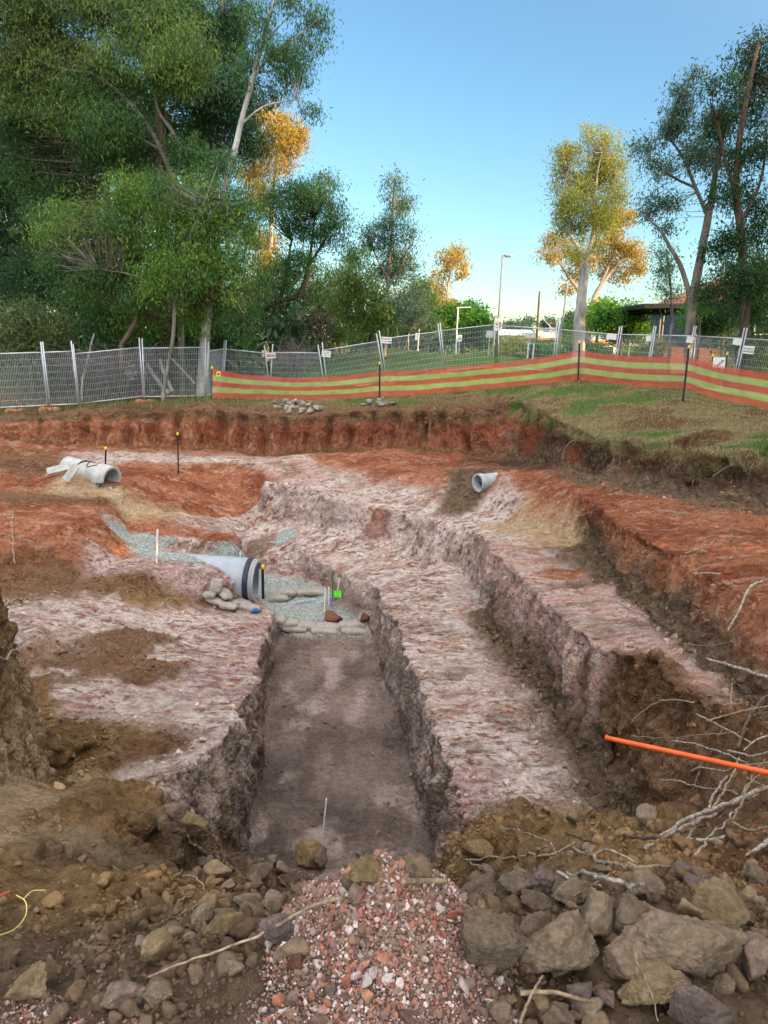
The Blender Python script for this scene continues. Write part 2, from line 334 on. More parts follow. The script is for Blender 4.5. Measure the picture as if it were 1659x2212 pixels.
# mid line of the back wall carries the red band
LINES.append(yl('o', (-200, 930, 25.28), (0, 925, 25.28), (200, 922, 25.55), (340, 925, 25.75), (460, 920, 26.02)))
LINES.append(yl('b', (-200, 914, 25.45), (0, 909, 25.45), (200, 895, 25.74), (340, 891, 25.94), (460, 885, 26.22), (560, 897, 25.94), (640, 904, 25.73), (740, 898, 25.74), (830, 892, 25.74), (920, 902, 25.23), (1000, 900, 25.15), (1070, 893, 24.85)))
LINES.append(yl('r', (500, 930, 25.85), (640, 935, 25.5), (740, 930, 25.5), (850, 925, 25.5), (1000, 935, 24.95), (1080, 930, 24.5), (1150, 935, 22.9, 'e'), (1210, 960, 21.05, 'e'), (1300, 985, 18.6, 'e'), (1420, 1010, 16.12, 'e'), (1540, 1030, 14.75, 'e'), (1659, 1040, 13.92, 'e')))
# upper left bench, orange slope
LINES.append(zl('w', (200, 985, -3.72, 'k'), (270, 990, -3.74), (400, 992, -3.75), (480, 992, -3.75), (560, 1000, -3.75), (600, 1010, -3.8, 'w')))
LINES.append(zl('o', (285, 1000, -3.85), (400, 1004, -3.87), (500, 1004, -3.87), (566, 1022, -3.95), (567, 1050, -4.2), (540, 1090, -4.75), (512, 1118, -5.1)))
LINES.append(zl('o', (275, 1145, -4.9), (350, 1152, -4.98), (440, 1156, -5.0), (505, 1150, -5.05)))
LINES.append(zl('g', (290, 1158, -4.97), (400, 1163, -5.02, 'w'), (498, 1166, -5.02, 'g')))
LINES.append(zl('m', (395, 1192, -5.35), (502, 1202, -5.55)))
LINES.append(zl('g', (268, 1165, -4.93), (300, 1183, -5.0), (345, 1188, -4.98), (400, 1198, -4.98), (436, 1206, -5.02)))
LINES.append(zl('m', (264, 1218, -5.1), (340, 1225, -5.08), (430, 1222, -5.03), (490, 1238, -5.22), (510, 1275, -5.65), (545, 1305, -5.95)))
LINES.append(wl('g', (-2.75, 17.35, -6.1), (-3.6, 17.35, -6.05), (-4.05, 17.45, -5.75), (-4.45, 17.6, -5.15)))
LINES.append(wl('g', (-2.75, 18.5, -6.0), (-3.6, 18.55, -5.95), (-4.1, 18.5, -5.7)))
# left block
LINES.append(zl('o', (-150, 1135, -4.1), (60, 1130, -4.2), (150, 1132, -4.25), (220, 1132, -4.35), (250, 1155, -4.65), (262, 1200, -5.0)))
LINES.append(zl('o', (-150, 1095, -4.05), (20, 1095, -4.15), (150, 1090, -4.15), (240, 1095, -4.3), (268, 1130, -4.75)))
LINES.append(zl('b', (-150, 1262, -5.1), (60, 1262, -5.2), (150, 1258, -5.2), (230, 1252, -5.2), (290, 1246, -5.15)))
LINES.append(zl('b', (-150, 1080, -4.1), (60, 1080, -4.1), (150, 1078, -4.15), (225, 1082, -4.25)))
LINES.append(zl('o', (-150, 1045, -3.9), (0, 1045, -3.92), (90, 1045, -3.95), (170, 1062, -4.08, 's'), (250, 1072, -4.2, 's'), (275, 1100, -4.5, 's')))
LINES.append(zl('b', (-150, 1000, -3.75), (0, 1000, -3.76), (90, 1000, -3.8), (150, 1020, -3.95, 's'), (262, 1045, -4.0, 'o')))
# left bench and left trench rim
LINES.append(wl('w', (-1.78, 5.3, -3.5, 'y'), (-1.84, 6.0, -3.85), (-1.90, 6.8, -4.15), (-1.93, 7.6, -4.42), (-1.93, 8.3, -4.62)) + zl('w', (525, 1550, -4.85), (545, 1470, -5.1, 'm'), (565, 1400, -5.5, 'm'), (588, 1325, -5.95)))
LINES.append(zl('w', (65, 1330, -5.1), (200, 1330, -5.3), (330, 1300, -5.45, 'y'), (440, 1300, -5.75, 'b')))
LINES.append(zl('w', (350, 1340, -5.55), (450, 1325, -5.85), (520, 1318, -5.95, 'b')))
LINES.append(zl('b', (90, 1450, -4.95), (250, 1430, -5.1), (340, 1435, -5.15), (380, 1430, -5.2, 'w'), (480, 1430, -5.3, 'w')))
LINES.append(zl('y', (90, 1550, -4.8), (240, 1515, -4.9, 'w'), (400, 1530, -4.9, 'w'), (470, 1555, -4.85, 'w')))
LINES.append(zl('y', (110, 1620, -4.5), (250, 1600, -4.6), (380, 1615, -4.62, 'b'), (425, 1622, -4.62, 'w')))
LINES.append(zl('y', (110, 1700, -3.9), (250, 1700, -3.95), (360, 1700, -4.0)))
LINES.append(zl('y', (150, 1780, -2.95), (250, 1790, -2.95), (400, 1790, -3.1, 'd')))
# left near bank
LINES.append(wl('y', (-14, 8.4, -2.2), (-6, 7.9, -2.15), (-3.76, 7.2, -2.12), (-3.46, 6.0, -2.05), (-2.95, 4.6, -1.98), (-2.6, 3.4, -1.95), (-2.3, 2.4, -1.85)))
LINES.append(wl('s', (-14, 9.2, -5.0), (-6, 8.4, -5.0), (-3.62, 7.6, -4.9), (-3.2, 6.4, -4.3), (-2.74, 5.0, -3.25), (-2.35, 3.6, -2.45)))
# near edge
LINES.append(wl('y', (-2.0, 2.55, -1.92), (-1.6, 2.5, -1.90), (-0.8, 2.45, -1.96), (-0.3, 2.4, -2.0, 'd'), (0.1, 2.35, -1.98, 'd'), (0.5, 2.5, -2.02, 'd'), (1.0, 2.7, -1.97), (1.7, 2.95, -2.05, 'b'), (2.6, 3.2, -2.0, 'b'), (4.5, 3.6, -2.0, 'b'), (9, 4, -2.1, 'b')))
LINES.append(wl('d', (-1.0, 3.3, -2.6), (-0.4, 3.2, -2.8), (0.3, 3.3, -2.85), (0.7, 3.4, -2.75)))
LINES.append(wl('d', (-1.05, 4.2, -3.75), (-0.4, 4.25, -4.0), (0.3, 4.25, -4.0), (0.68, 4.2, -3.75)))
LINES.append(wl('d', (-1.15, 5.4, -4.7), (-0.4, 5.5, -5.1), (0.5, 5.4, -5.0)))
LINES.append(wl('y', (0.9, 4.4, -3.12), (1.6, 4.5, -3.15), (2.2, 4.6, -3.1, 'b')))
LINES.append(wl('y', (1.05, 6.2, -4.32), (1.8, 6.1, -4.2), (2.5, 5.9, -4.05, 'b')))
LINES.append(wl('d', (-2.4, 1.6, -1.72), (-1.1, 1.75, -1.70), (-0.4, 1.9, -1.66), (0.3, 1.85, -1.62), (0.9, 1.9, -1.68), (1.8, 2.0, -1.78, 'b')))
LINES.append(wl('d', (-6, 0.8, -1.75), (-1.2, 1.0, -1.62, 'm'), (0.0, 1.0, -1.58, 'm'), (1.2, 1.0, -1.62), (6, 0.8, -1.75)))
LINES.append(wl('b', (-14, -8, -1.7), (14, -8, -1.7)))
LINES.append(wl('b', (-14, 3, -2.0), (-5, 4, -2.0)))
# outside: tape line, fence line, lawn, far ground
LINES.append(yl('b', (-300, 900, 28), (-100, 893, 28), (0, 889, 28), (160, 880, 28.5), (310, 866, 29.2), (450, 859, 29.8)))
LINES.append(yl('t', (470, 861, 28), (640, 863, 28.3), (820, 859, 28.5), (1000, 848, 27.5), (1130, 832, 26.5), (1250, 823, 25.5), (1360, 842, 23.5), (1480, 864, 21.5), (1659, 892, 20), (1900, 910, 18)))
LINES.append(yl('t', (1200, 850, 24.2), (1300, 880, 21.5), (1420, 905, 19.5), (1560, 930, 17.8), (1700, 945, 17)))
LINES.append(yl('l', (480, 852, 31.5), (585, 842, 33), (700, 832, 34.5), (835, 830, 35), (963, 807, 35.3), (1062, 795, 35.3), (1210, 807, 34.3), (1321, 819, 33), (1394, 828, 32), (1475, 839, 30.5), (1600, 856, 28.5), (1800, 875, 27)))
LINES.append(yl('l', (480, 800, 42), (620, 790, 44), (740, 768, 46), (840, 752, 47), (950, 763, 46), (1060, 784, 44)))
LINES.append(yl('l', (1210, 790, 44), (1400, 800, 40), (1700, 820, 36)))
LINES.append(wl('l', (-60, 30, -2.6, 'b'), (-40, 32, -2.5, 'b'), (-20, 34, -2.5, 'b'), (-12, 45, -2.2, 'b'), (-5, 62, -1.5), (6, 60, -1.3), (12, 58, -1.15), (30, 60, -0.9), (60, 55, -0.8)))
LINES.append(wl('l', (-700, 90, -3), (-80, 90, -2.4), (0, 95, -1.4), (80, 90, -1.0), (700, 90, -1)))
LINES.append(wl('l', (-900, -300, -2), (900, -300, -2)))
LINES.append(wl('l', (-900, 900, -2), (0, 900, -1), (900, 900, -2)))

def build_ground():
    pts, zs, cl, edges, key = [], [], [], [], {}
    def vert(p):
        k = (round(p[0], 3), round(p[1], 3))
        if k in key: return key[k]
        key[k] = len(pts); pts.append(Vector((p[0], p[1]))); zs.append(p[2])
        wv = np.zeros(len(CLS)); wv[CLS.index(p[3])] = 1; cl.append(wv); return key[k]
    r = np.random.default_rng(3)
    for L in LINES:
        D = [L[0]]
        for a, b in zip(L[:-1], L[1:]):
            d = math.hypot(b[0] - a[0], b[1] - a[1]); m = np.hypot(a[0] + b[0], a[1] + b[1]) / 2
            n = int(min(14, d / (0.45 if m < 40 else 30)))
            for k in range(1, n):
                t = k / n; q = [a[i] + (b[i] - a[i]) * t for i in range(3)]; j = 0.022 if m < 32 else 0
                q[0] += r.normal() * j; q[1] += r.normal() * j; q[2] += r.normal() * j * 0.35
                D.append((*q, a[3] if r.random() > t else b[3]))
            D.append(b)
        ix = [vert(p) for p in D]
        edges += [(a, b) for a, b in zip(ix[:-1], ix[1:]) if a != b]
    vo, eo, fo, ov, oe, of = delaunay_2d_cdt(pts, edges, [], 0, 1e-5)
    n = len(vo); V = np.zeros((n, 3)); W = np.zeros((n, len(CLS))); bad = []
    for i in range(n):
        V[i, :2] = vo[i]
        if ov[i]:
            V[i, 2] = np.mean([zs[j] for j in ov[i]]); W[i] = np.mean([cl[j] for j in ov[i]], axis=0)
        else: bad.append(i)
    if bad:
        nb = {}
        for a, b in eo: nb.setdefault(a, []).append(b); nb.setdefault(b, []).append(a)
        print('CROSSINGS', len(bad), [(round(V[i, 0], 1), round(V[i, 1], 1)) for i in bad][:30])
        for i in bad:
            q = [j for j in nb[i] if j not in bad] or nb[i]; V[i, 2] = np.mean(V[q, 2]); W[i] = np.mean(W[q], axis=0)
    F = np.array([f for f in fo if len(f) == 3])
    # refine: split every edge longer than what the picture can resolve there
    for it in range(40):
        E = np.sort(np.concatenate([F[:, [0, 1]], F[:, [1, 2]], F[:, [2, 0]]]), axis=1)
        kk = E[:, 0].astype(np.int64) * len(V) + E[:, 1]; uq, first, inv = np.unique(kk, return_index=True, return_inverse=True)
        U = E[first]; mid = (V[U[:, 0]] + V[U[:, 1]]) / 2; ln = np.linalg.norm(V[U[:, 0]] - V[U[:, 1]], axis=1)
        px, py, dz = proj(mid); d = np.linalg.norm(mid, axis=1)
        vis = (dz > 0.3) & (px > -120) & (px < 1780) & (py > 600) & (py < 2330)
        tol = np.where(vis, np.maximum(0.016, 0.0066 * d), np.maximum(0.3, 0.06 * d)); tol = np.where(d > 33, np.maximum(tol, 0.03 * d), tol); dz_e = np.abs(V[U[:, 0], 2] - V[U[:, 1], 2]) / (ln + 1e-9); tol = np.where(vis & (dz_e > .45) & (d < 33) & (d > 8), tol * .72, tol)
        cut = ln > tol
        if not cut.any(): break
        new = np.full(len(U), -1); new[cut] = len(V) + np.arange(cut.sum())
        V = np.concatenate([V, mid[cut]]); W = np.concatenate([W, (W[U[cut, 0]] + W[U[cut, 1]]) / 2])
        m = len(F); e = new[inv].reshape(3, m).T; c = (e >= 0).sum(1); out = [F[c == 0]]
        s1 = c == 1
        if s1.any():
            f, g = F[s1], e[s1]; k = np.argmax(g >= 0, axis=1); ar = np.arange(len(f))
            a, b, cc, mm = f[ar, k], f[ar, (k + 1) % 3], f[ar, (k + 2) % 3], g[ar, k]
            out += [np.stack([a, mm, cc], 1), np.stack([mm, b, cc], 1)]
        s2 = c == 2
        if s2.any():
            f, g = F[s2], e[s2]; k = np.argmin(g >= 0, axis=1); ar = np.arange(len(f))
            a, b, cc = f[ar, k], f[ar, (k + 1) % 3], f[ar, (k + 2) % 3]; mb, mc = g[ar, (k + 1) % 3], g[ar, (k + 2) % 3]
            sh = np.linalg.norm(V[mb] - V[a], axis=1) < np.linalg.norm(V[mc] - V[b], axis=1)
            out.append(np.stack([mb, cc, mc], 1))
            out += [np.stack([a[sh], b[sh], mb[sh]], 1), np.stack([a[sh], mb[sh], mc[sh]], 1)]
            ns = ~sh; out += [np.stack([a[ns], b[ns], mc[ns]], 1), np.stack([b[ns], mb[ns], mc[ns]], 1)]
        s3 = c == 3
        if s3.any():
            f, g = F[s3], e[s3]
            out += [np.stack([f[:, 0], g[:, 0], g[:, 2]], 1), np.stack([g[:, 0], f[:, 1], g[:, 1]], 1), np.stack([g[:, 2], g[:, 1], f[:, 2]], 1), g]
        F = np.concatenate(out)
        if len(F) > 2_200_000: print('STOP refine', it, len(F)); break
    # consistent winding (up)
    a, b, c = V[F[:, 0]], V[F[:, 1]], V[F[:, 2]]
    flip = ((b[:, 0] - a[:, 0]) * (c[:, 1] - a[:, 1]) - (b[:, 1] - a[:, 1]) * (c[:, 0] - a[:, 0])) < 0
    F[flip] = F[flip][:, [0, 2, 1]]
    return V, F, W

def vnormals(V, F):
    a, b, c = V[F[:, 0]], V[F[:, 1]], V[F[:, 2]]; fn = np.cross(b - a, c - a); N = np.zeros_like(V)
    for k in range(3):
        for ax in range(3): N[:, ax] += np.bincount(F[:, k], fn[:, ax], len(V))
    return N / (np.linalg.norm(N, axis=1)[:, None] + 1e-12)
def smoothv(V, F, X, n, lam=0.5, k=None):
    E = np.concatenate([F[:, [0, 1]], F[:, [1, 2]], F[:, [2, 0]]]); cnt = np.bincount(E[:, 0], minlength=len(V)) + np.bincount(E[:, 1], minlength=len(V))
    X = X.copy()
    for _ in range(n):
        for ax in range(X.shape[1]):
            s = np.bincount(E[:, 0], X[E[:, 1], ax], len(V)) + np.bincount(E[:, 1], X[E[:, 0], ax], len(V))
            X[:, ax] += (lam if k is None else lam * k) * (s / np.maximum(cnt, 1) - X[:, ax])
    return X

GV, GF, GW = build_ground()
GV = smoothv(GV, GF, GV, 3, .5, np.clip(9.0 / np.linalg.norm(GV, axis=1), 0.12, 1) ** 1.5)
N0 = smoothv(GV, GF, vnormals(GV, GF), 4); N0 /= np.linalg.norm(N0, axis=1)[:, None] + 1e-9
steep = sstep(0.35, 0.75, 1 - N0[:, 2])
dist = np.linalg.norm(GV, axis=1); near = GV[:, 1] < 32
inpit = near & (GV[:, 1] > -2)
# spots of other soil on the ground: (X, Y, radius, class, strength)
def spot(px, py, z, rpx, c, s=1.0):
    p = atZ(px, py, z); return (p[0], p[1], p[2], rpx / FPX * np.linalg.norm(p), c, s)
SPOTS = []
def apply_spots(W):
    J = GV + 0.25 * np.stack([fbm(GV, 1.6, 4, 50 + k) for k in range(3)], 1)
    for (x, y, z, r, c, s) in SPOTS:
        d = np.sqrt((J[:, 0] - x) ** 2 + (J[:, 1] - y) ** 2 + (J[:, 2] - z) ** 2) / r; k = s * (1 - sstep(0.6, 1.15, d))
        W *= (1 - k)[:, None]; W[:, CLS.index(c)] += k
    return W
SPOTS += [spot(300, 1375, -5.2, 110, 'b', .8), spot(420, 1370, -5.5, 70, 'w', .9), spot(290, 1470, -5.0, 60, 'b', .8), spot(120, 1460, -5.0, 40, 'w', .8), spot(150, 1500, -4.9, 45, 'w', .7),
          spot(480, 1480, -5.1, 45, 'm', .9), spot(540, 1370, -5.7, 35, 'm', .8), spot(420, 1255, -5.3, 45, 'm', .7), spot(1210, 1240, -3.9, 55, 'o', .8), spot(1500, 1330, -3.4, 10, 'b'),
          spot(620, 1165, -5.3, 28, 'g', .9), spot(640, 1110, -4.9, 30, 'o', .6), spot(1110, 975, -3.35, 60, 'd', .8), spot(820, 1130, -4.6, 40, 'r', .6), spot(960, 1150, -4.7, 50, 'r', .8), spot(560, 1180, -5.5, 45, 'd', .6),
          spot(620, 1000, -3.7, 60, 'k', .9), spot(660, 1030, -3.9, 60, 'k', .7), spot(540, 1030, -4.0, 40, 'r', .7), spot(1060, 970, -3.3, 60, 'r', .6),
          spot(1280, 1380, -4.4, 60, 'b', .5), spot(1330, 1480, -4.2, 90, 'b', .8), spot(1200, 1300, -4.3, 40, 'o', .5)]
GW = apply_spots(GW)
Ws = np.maximum(GW, 0) ** 1.0
for k in range(len(CLS)):
    Ws[:, k] = np.maximum(0, Ws[:, k] * (1 + 1.1 * fbm(GV * np.array((1, 1, 0.6)), 1.3, 5, 100 + k)) * (GW[:, k] > 0.001)) ** 2.2
Ws /= Ws.sum(1)[:, None] + 1e-9
wt = {c: Ws[:, k] for k, c in enumerate(CLS)}
# relief
amp = np.clip(dist / 8, 0.25, 1.3) * inpit
low = fbm(GV, 0.7, 3, 1) * 0.10 * amp * (1 - 0.5 * (wt['p'] + wt['w'] + wt['k'] + wt['m']))
xyd = np.stack([fbm(GV, 0.9, 3, 5), fbm(GV, 0.9, 3, 6), np.zeros(len(GV))], 1) * 0.09 * (amp * np.clip(dist / 6, 0, 1))[:, None]
groove = fbm(GV * np.array((1, 1, 0.16)), 3.2, 4, 11); groove = -np.abs(groove) * 0.18 + 0.04 - np.abs(fbm(GV * np.array((1, 1, 0.16)), 7.0, 3, 13)) * 0.15
ledge = fbm(GV * np.array((0.5, 0.5, 2.2)), 1.8, 4, 17) * 0.08
mid_ = fbm(GV, 3.0, 5, 23, 0.55)
rough = 0.045 + 0.034 * (wt['d'] + wt['b'] + wt['y']) + 0.015 * wt['r'] - 0.025 * wt['p'] - 0.03 * (wt['k'] + wt['g'] + wt['o'] * 0.5) - .022 * wt['w'] * (1 - steep)
backw = sstep(22, 24.5, GV[:, 1]) * steep
teeth = np.abs(((GV[:, 0] * 1.35 + 0.35 * fbm(GV, 0.8, 2, 31)) % 1.0) - 0.5)
d = low + steep * inpit * np.clip(dist / 9, 0.3, 1) * (groove + ledge) + mid_ * rough * inpit * np.clip(dist / 7, 0.35, 1.2) * 1.5 - backw * sstep(.26, .04, teeth) * 0.30 * inpit
fine = fbm(GV, 12.0, 3, 41) * 0.022 * inpit * np.clip(dist / 5, 0.6, 1.0)
# drag lines of the bucket across the benches
drag = fbm(GV * np.array((0.25, 1, 0.5)), 5.0, 3, 47) * 0.024 * (1 - steep) * (wt['w'] + wt['k'] + wt['m'] + wt['o']) * inpit
cloddy = (sstep(0.05, 0.6, fbm(GV, 2.6, 3, 61)) * 0.10 + sstep(0.1, 0.6, fbm(GV, 6.5, 3, 62)) * 0.05) * (wt['d'] + 0.8 * wt['y'] + 0.7 * wt['b']) * inpit * (1 - steep) * np.clip(dist / 6, 0.35, 1)
cloddy *= 1 - 0.8 * sstep(20, 26, GV[:, 1])
GV = GV + xyd + N0 * (d + fine + drag + cloddy)[:, None]
# the heap of pebbly spoil in the foreground
hp = atZ(835, 2010, -1.6)
def heap(V):
    q = (V[:, 0] - hp[0]) / 0.26, (V[:, 1] - (hp[1] - 0.03)) / 0.30
    return 0.25 * np.exp(-(q[0] ** 2 + q[1] ** 2) * 1.25)
GV[:, 2] += heap(GV)
sp_ = atY(150, 1040, 20.8); GV[:, 2] += .30 * np.exp(-(((GV[:, 0] - sp_[0]) / .8) ** 2 + ((GV[:, 1] - sp_[1] - .1) / .6) ** 2))
bp = atZ(1090, 1040, -3.38); GV[:, 2] += .42 * np.exp(-(((GV[:, 0] - bp[0]) / .42) ** 2 + ((GV[:, 1] - bp[1]) / .55) ** 2)) * (GV[:, 2] < -2.9)
NG = vnormals(GV, GF)
steep = sstep(0.3, 0.8, 1 - N0[:, 2])
# colours of the soils themselves
S = GV * np.array((1, 1, 0.22)) * steep[:, None] + GV * np.array((0.55, 1.1, 1.0)) * (1 - steep)[:, None]
n1, n2, n3, n4 = fbm(S, 3.4, 5, 71, 0.66), fbm(S, 6.5, 4, 72, 0.66), fbm(S, 1.0, 4, 73), fbm(GV, 9.0, 4, 74, 0.65)
n5 = fbm(GV, 0.6, 3, 75); n6 = fbm(S, 14.0, 3, 76, 0.7)
def mx(a, b, t): t = np.clip(t, 0, 1)[:, None]; return a * (1 - t) + b * t
C = {}
white, pink, maroon, rust, grey = lin(212, 196, 184), lin(202, 160, 138), lin(112, 48, 46), lin(170, 92, 52), lin(150, 130, 124)
def mottled(base, red, k):
    c = mx(np.broadcast_to(base, (len(GV), 3)), pink, sstep(-0.1, 0.5, n3) * 0.38)
    c = mx(c, rust, sstep(0.22, 0.36, n2 + 0.3 * n3) * 0.6); c = mx(c, red, sstep(0.20 - k, 0.30 - k, n1 + 0.3 * n6 + .12 * n5) * 0.5)
    c = mx(c, grey, sstep(0.1, 0.3, n4 - 0.5 * n1) * 0.6)
    return mx(c, lin(156, 136, 125), steep * (0.50 + 0.40 * sstep(-0.15, 0.2, n2 + 0.5 * n5)))
C['w'] = mottled(white, maroon, 0.0)
C['m'] = mottled(lin(196, 168, 164), lin(104, 44, 44), 0.20)
C['o'] = mx(mx(np.broadcast_to(lin(172, 112, 82), (len(GV), 3)), lin(142, 84, 58), sstep(-0.2, 0.3, n3 + .3 * n6)), lin(196, 152, 126), sstep(0.1, 0.35, n1) * 0.75)
C['r'] = mx(mx(np.broadcast_to(lin(150, 90, 66), (len(GV), 3)), lin(116, 66, 50), sstep(-0.1, 0.25, n1)), lin(186, 136, 106), sstep(0.2, 0.45, n2) * 0.6)
C['b'] = mx(mx(np.broadcast_to(lin(134, 105, 80), (len(GV), 3)), lin(102, 76, 56), sstep(-0.2, 0.4, n4 + n3 * .5)), lin(160, 112, 78), sstep(0.1, 0.6, n1) * 0.6)
C['y'] = mx(mx(np.broadcast_to(lin(148, 120, 84), (len(GV), 3)), lin(114, 90, 62), sstep(-0.2, 0.4, n4 + n5 * .5)), lin(174, 138, 98), sstep(0.1, 0.6, n3) * 0.6)
C['d'] = mx(np.broadcast_to(lin(128, 109, 88), (len(GV), 3)), lin(94, 78, 62), sstep(-0.3, 0.4, n4))
C['e'] = mx(np.broadcast_to(lin(98, 76, 61), (len(GV), 3)), lin(66, 50, 40), sstep(-0.25, 0.3, n4 + .6 * n1)); C['e'] = mx(C['e'], lin(132, 72, 50), sstep(.2, .4, n5 + .4 * n2) * .7)
C['g'] = mx(np.broadcast_to(lin(176, 184, 178), (len(GV), 3)), lin(150, 158, 154), sstep(-0.2, 0.3, n4))
C['p'] = mx(mx(np.broadcast_to(lin(146, 128, 118), (len(GV), 3)), lin(108, 94, 88), sstep(-0.3, 0.4, n5 + 0.6 * fbm(GV * np.array((1.6, .5, 1)), 1.6, 4, 81))), lin(188, 170, 162), sstep(0.12, 0.45, fbm(GV * np.array((1.3, .7, 1)), 1.2, 5, 82)) * 0.8)
C['k'] = mx(mx(np.broadcast_to(lin(196, 154, 138), (len(GV), 3)), lin(206, 182, 172), sstep(-0.3, 0.3, n1)), lin(150, 92, 72), sstep(0.15, 0.5, n2) * 0.6)
gr = fbm(GV * np.array((0.5, 1, 1)), 0.9, 4, 83)
C['t'] = mx(mx(np.broadcast_to(lin(140, 128, 92), (len(GV), 3)), lin(112, 88, 62), sstep(-0.1, 0.35, gr)), lin(84, 112, 52), sstep(0.12, 0.4, -gr + 0.25 * (GV[:, 1] > 21)) * 0.8)
C['l'] = mx(np.broadcast_to(lin(64, 96, 34), (len(GV), 3)), lin(104, 122, 56), sstep(-0.2, 0.5, fbm(GV, 0.35, 4, 84)) * 0.8)
C['s'] = mx(np.broadcast_to(lin(196, 172, 138), (len(GV), 3)), lin(168, 134, 100), sstep(-0.2, 0.4, n1))
GC = sum(C[c] * wt[c][:, None] for c in CLS)
# topsoil darkens the top of the cut faces on the far walls
GC = GC * (1 + 0.14 * n4 + 0.16 * n6)[:, None]
dirt = sstep(.12, .34, fbm(GV * np.array((.8, 1, 1)), 1.1, 6, 91, .62)) * (wt['w'] + wt['k'] + .6 * wt['m']) * .65
GC = mx(GC, lin(124, 98, 80) * (1 + .3 * n4[:, None]), dirt)
GC = np.clip(GC, 0.01, 0.85)
ground = mk('ground', GV, GF, M['soil'], None, GC)
ax_ = ground.data.color_attributes.new('aux', 'FLOAT_COLOR', 'POINT'); av = np.ones((len(GV), 4), np.float32)
av[:, 0] = np.clip((wt['w'] + .9 * wt['m'] + .45 * wt['k'] + .10 * wt['p']) * (1 - .65 * sstep(-.15, .3, fbm(GV, .75, 4, 95))), 0, 1); av[:, 1] = steep; av[:, 2] = np.clip(wt['o'] + wt['r'] + .5 * wt['k'] + .4 * wt['s'], 0, 1)
ax_.data.foreach_set('color', av.ravel())
setprops(ground, 'stepped clay excavation with a trench and the grassy ground round it', 'ground', kind='structure')
#@@END_GROUND
bpy.context.view_layer.update()
def gz(x, y):
    ok, l, n_, i_ = ground.ray_cast(Vector((x, y, 60)), Vector((0, 0, -1)))
    return l.z if ok else -2.0
def gp(px, py):
    """the ground point one sees at a pixel of the photograph"""
    ok, l, n_, i_ = ground.ray_cast(Vector((0, 0, 0)), Vector(ray(px, py)).normalized())
    return np.array(l) if ok else atZ(px, py, -2.0)
def gnd(x, y, dz=0.0): return np.array((x, y, gz(x, y) + dz))

# ------------------------------------------------------------------ road
def drape(name, poly_l, poly_r, n, mat, lift):
    a, b = curve(poly_l, n), curve(poly_r, n); V, F = [], []
    for p, q in zip(a, b):
        for t in np.linspace(0, 1, 7):
            m = p * (1 - t) + q * t; V.append((m[0], m[1], gz(m[0], m[1]) + lift))
    for i in range(n - 1):
        for j in range(6): F.append((i * 7 + j, i * 7 + j + 1, i * 7 + 8 + j, i * 7 + 7 + j))
    return mk(name, V, F, mat)
M['asphalt'] = mat_two('asphalt', (0.045, 0.047, 0.05), (0.075, 0.078, 0.083), 30, 0.9, 0, 0.2, 0.01, 0.2)
rd = drape('road', [(-6, 80, 0), (4, 63, 0), (9, 54, 0), (13, 49, 0), (20, 45, 0), (40, 41, 0)], [(-2, 84, 0), (8, 69, 0), (13, 61, 0), (18, 56, 0), (26, 52, 0), (44, 48, 0)], 40, M['asphalt'], 0.06)
setprops(rd, kind='structure')

# ------------------------------------------------------------------ temporary fence: each panel a thing
def fence_panel(bL, tL, YL, bR, tR, YR, label, seed):
    A, TA, B, TB = atY(*bL, YL), atY(*tL, YL), atY(*bR, YR), atY(*tR, YR)
    root = empty('mesh_fence', tuple((A + B) / 2), label=label, cat='fence panel', group='temporary mesh fence panels round the dig')
    o = (A + B) / 2; A, TA, B, TB = A - o, TA - o, B - o, TB - o; r = 0.028; k = 0.84
    RA, RB, LA, LB = A + (TA - A) * k, B + (TB - B) * k, A + (TA - A) * 0.04, B + (TB - B) * 0.04
    MB().tube([A, TA], r, 8).build('post', M['galv'], root, True); MB().tube([B, TB], r, 8).build('post', M['galv'], root, True)
    MB().tube([RA, RB], r * 0.85, 8).build('top_rail', M['galv'], root, True); MB().tube([LA, LB], r * 0.85, 8).build('bottom_rail', M['galv'], root, True)
    W_ = np.linalg.norm(B - A); nv = max(14, int(W_ / 0.062)); mb = MB()
    for i in range(1, nv):
        t = i / nv; mb.tube([LA + (LB - LA) * t, RA + (RB - RA) * t], 0.0050, 3, False)
    for j in range(1, 8):
        t = j / 8; mb.tube([LA + (RA - LA) * t, LB + (RB - LB) * t], 0.0050, 3, False)
    mb.build('wire_mesh', M['wire'], root)
    return root
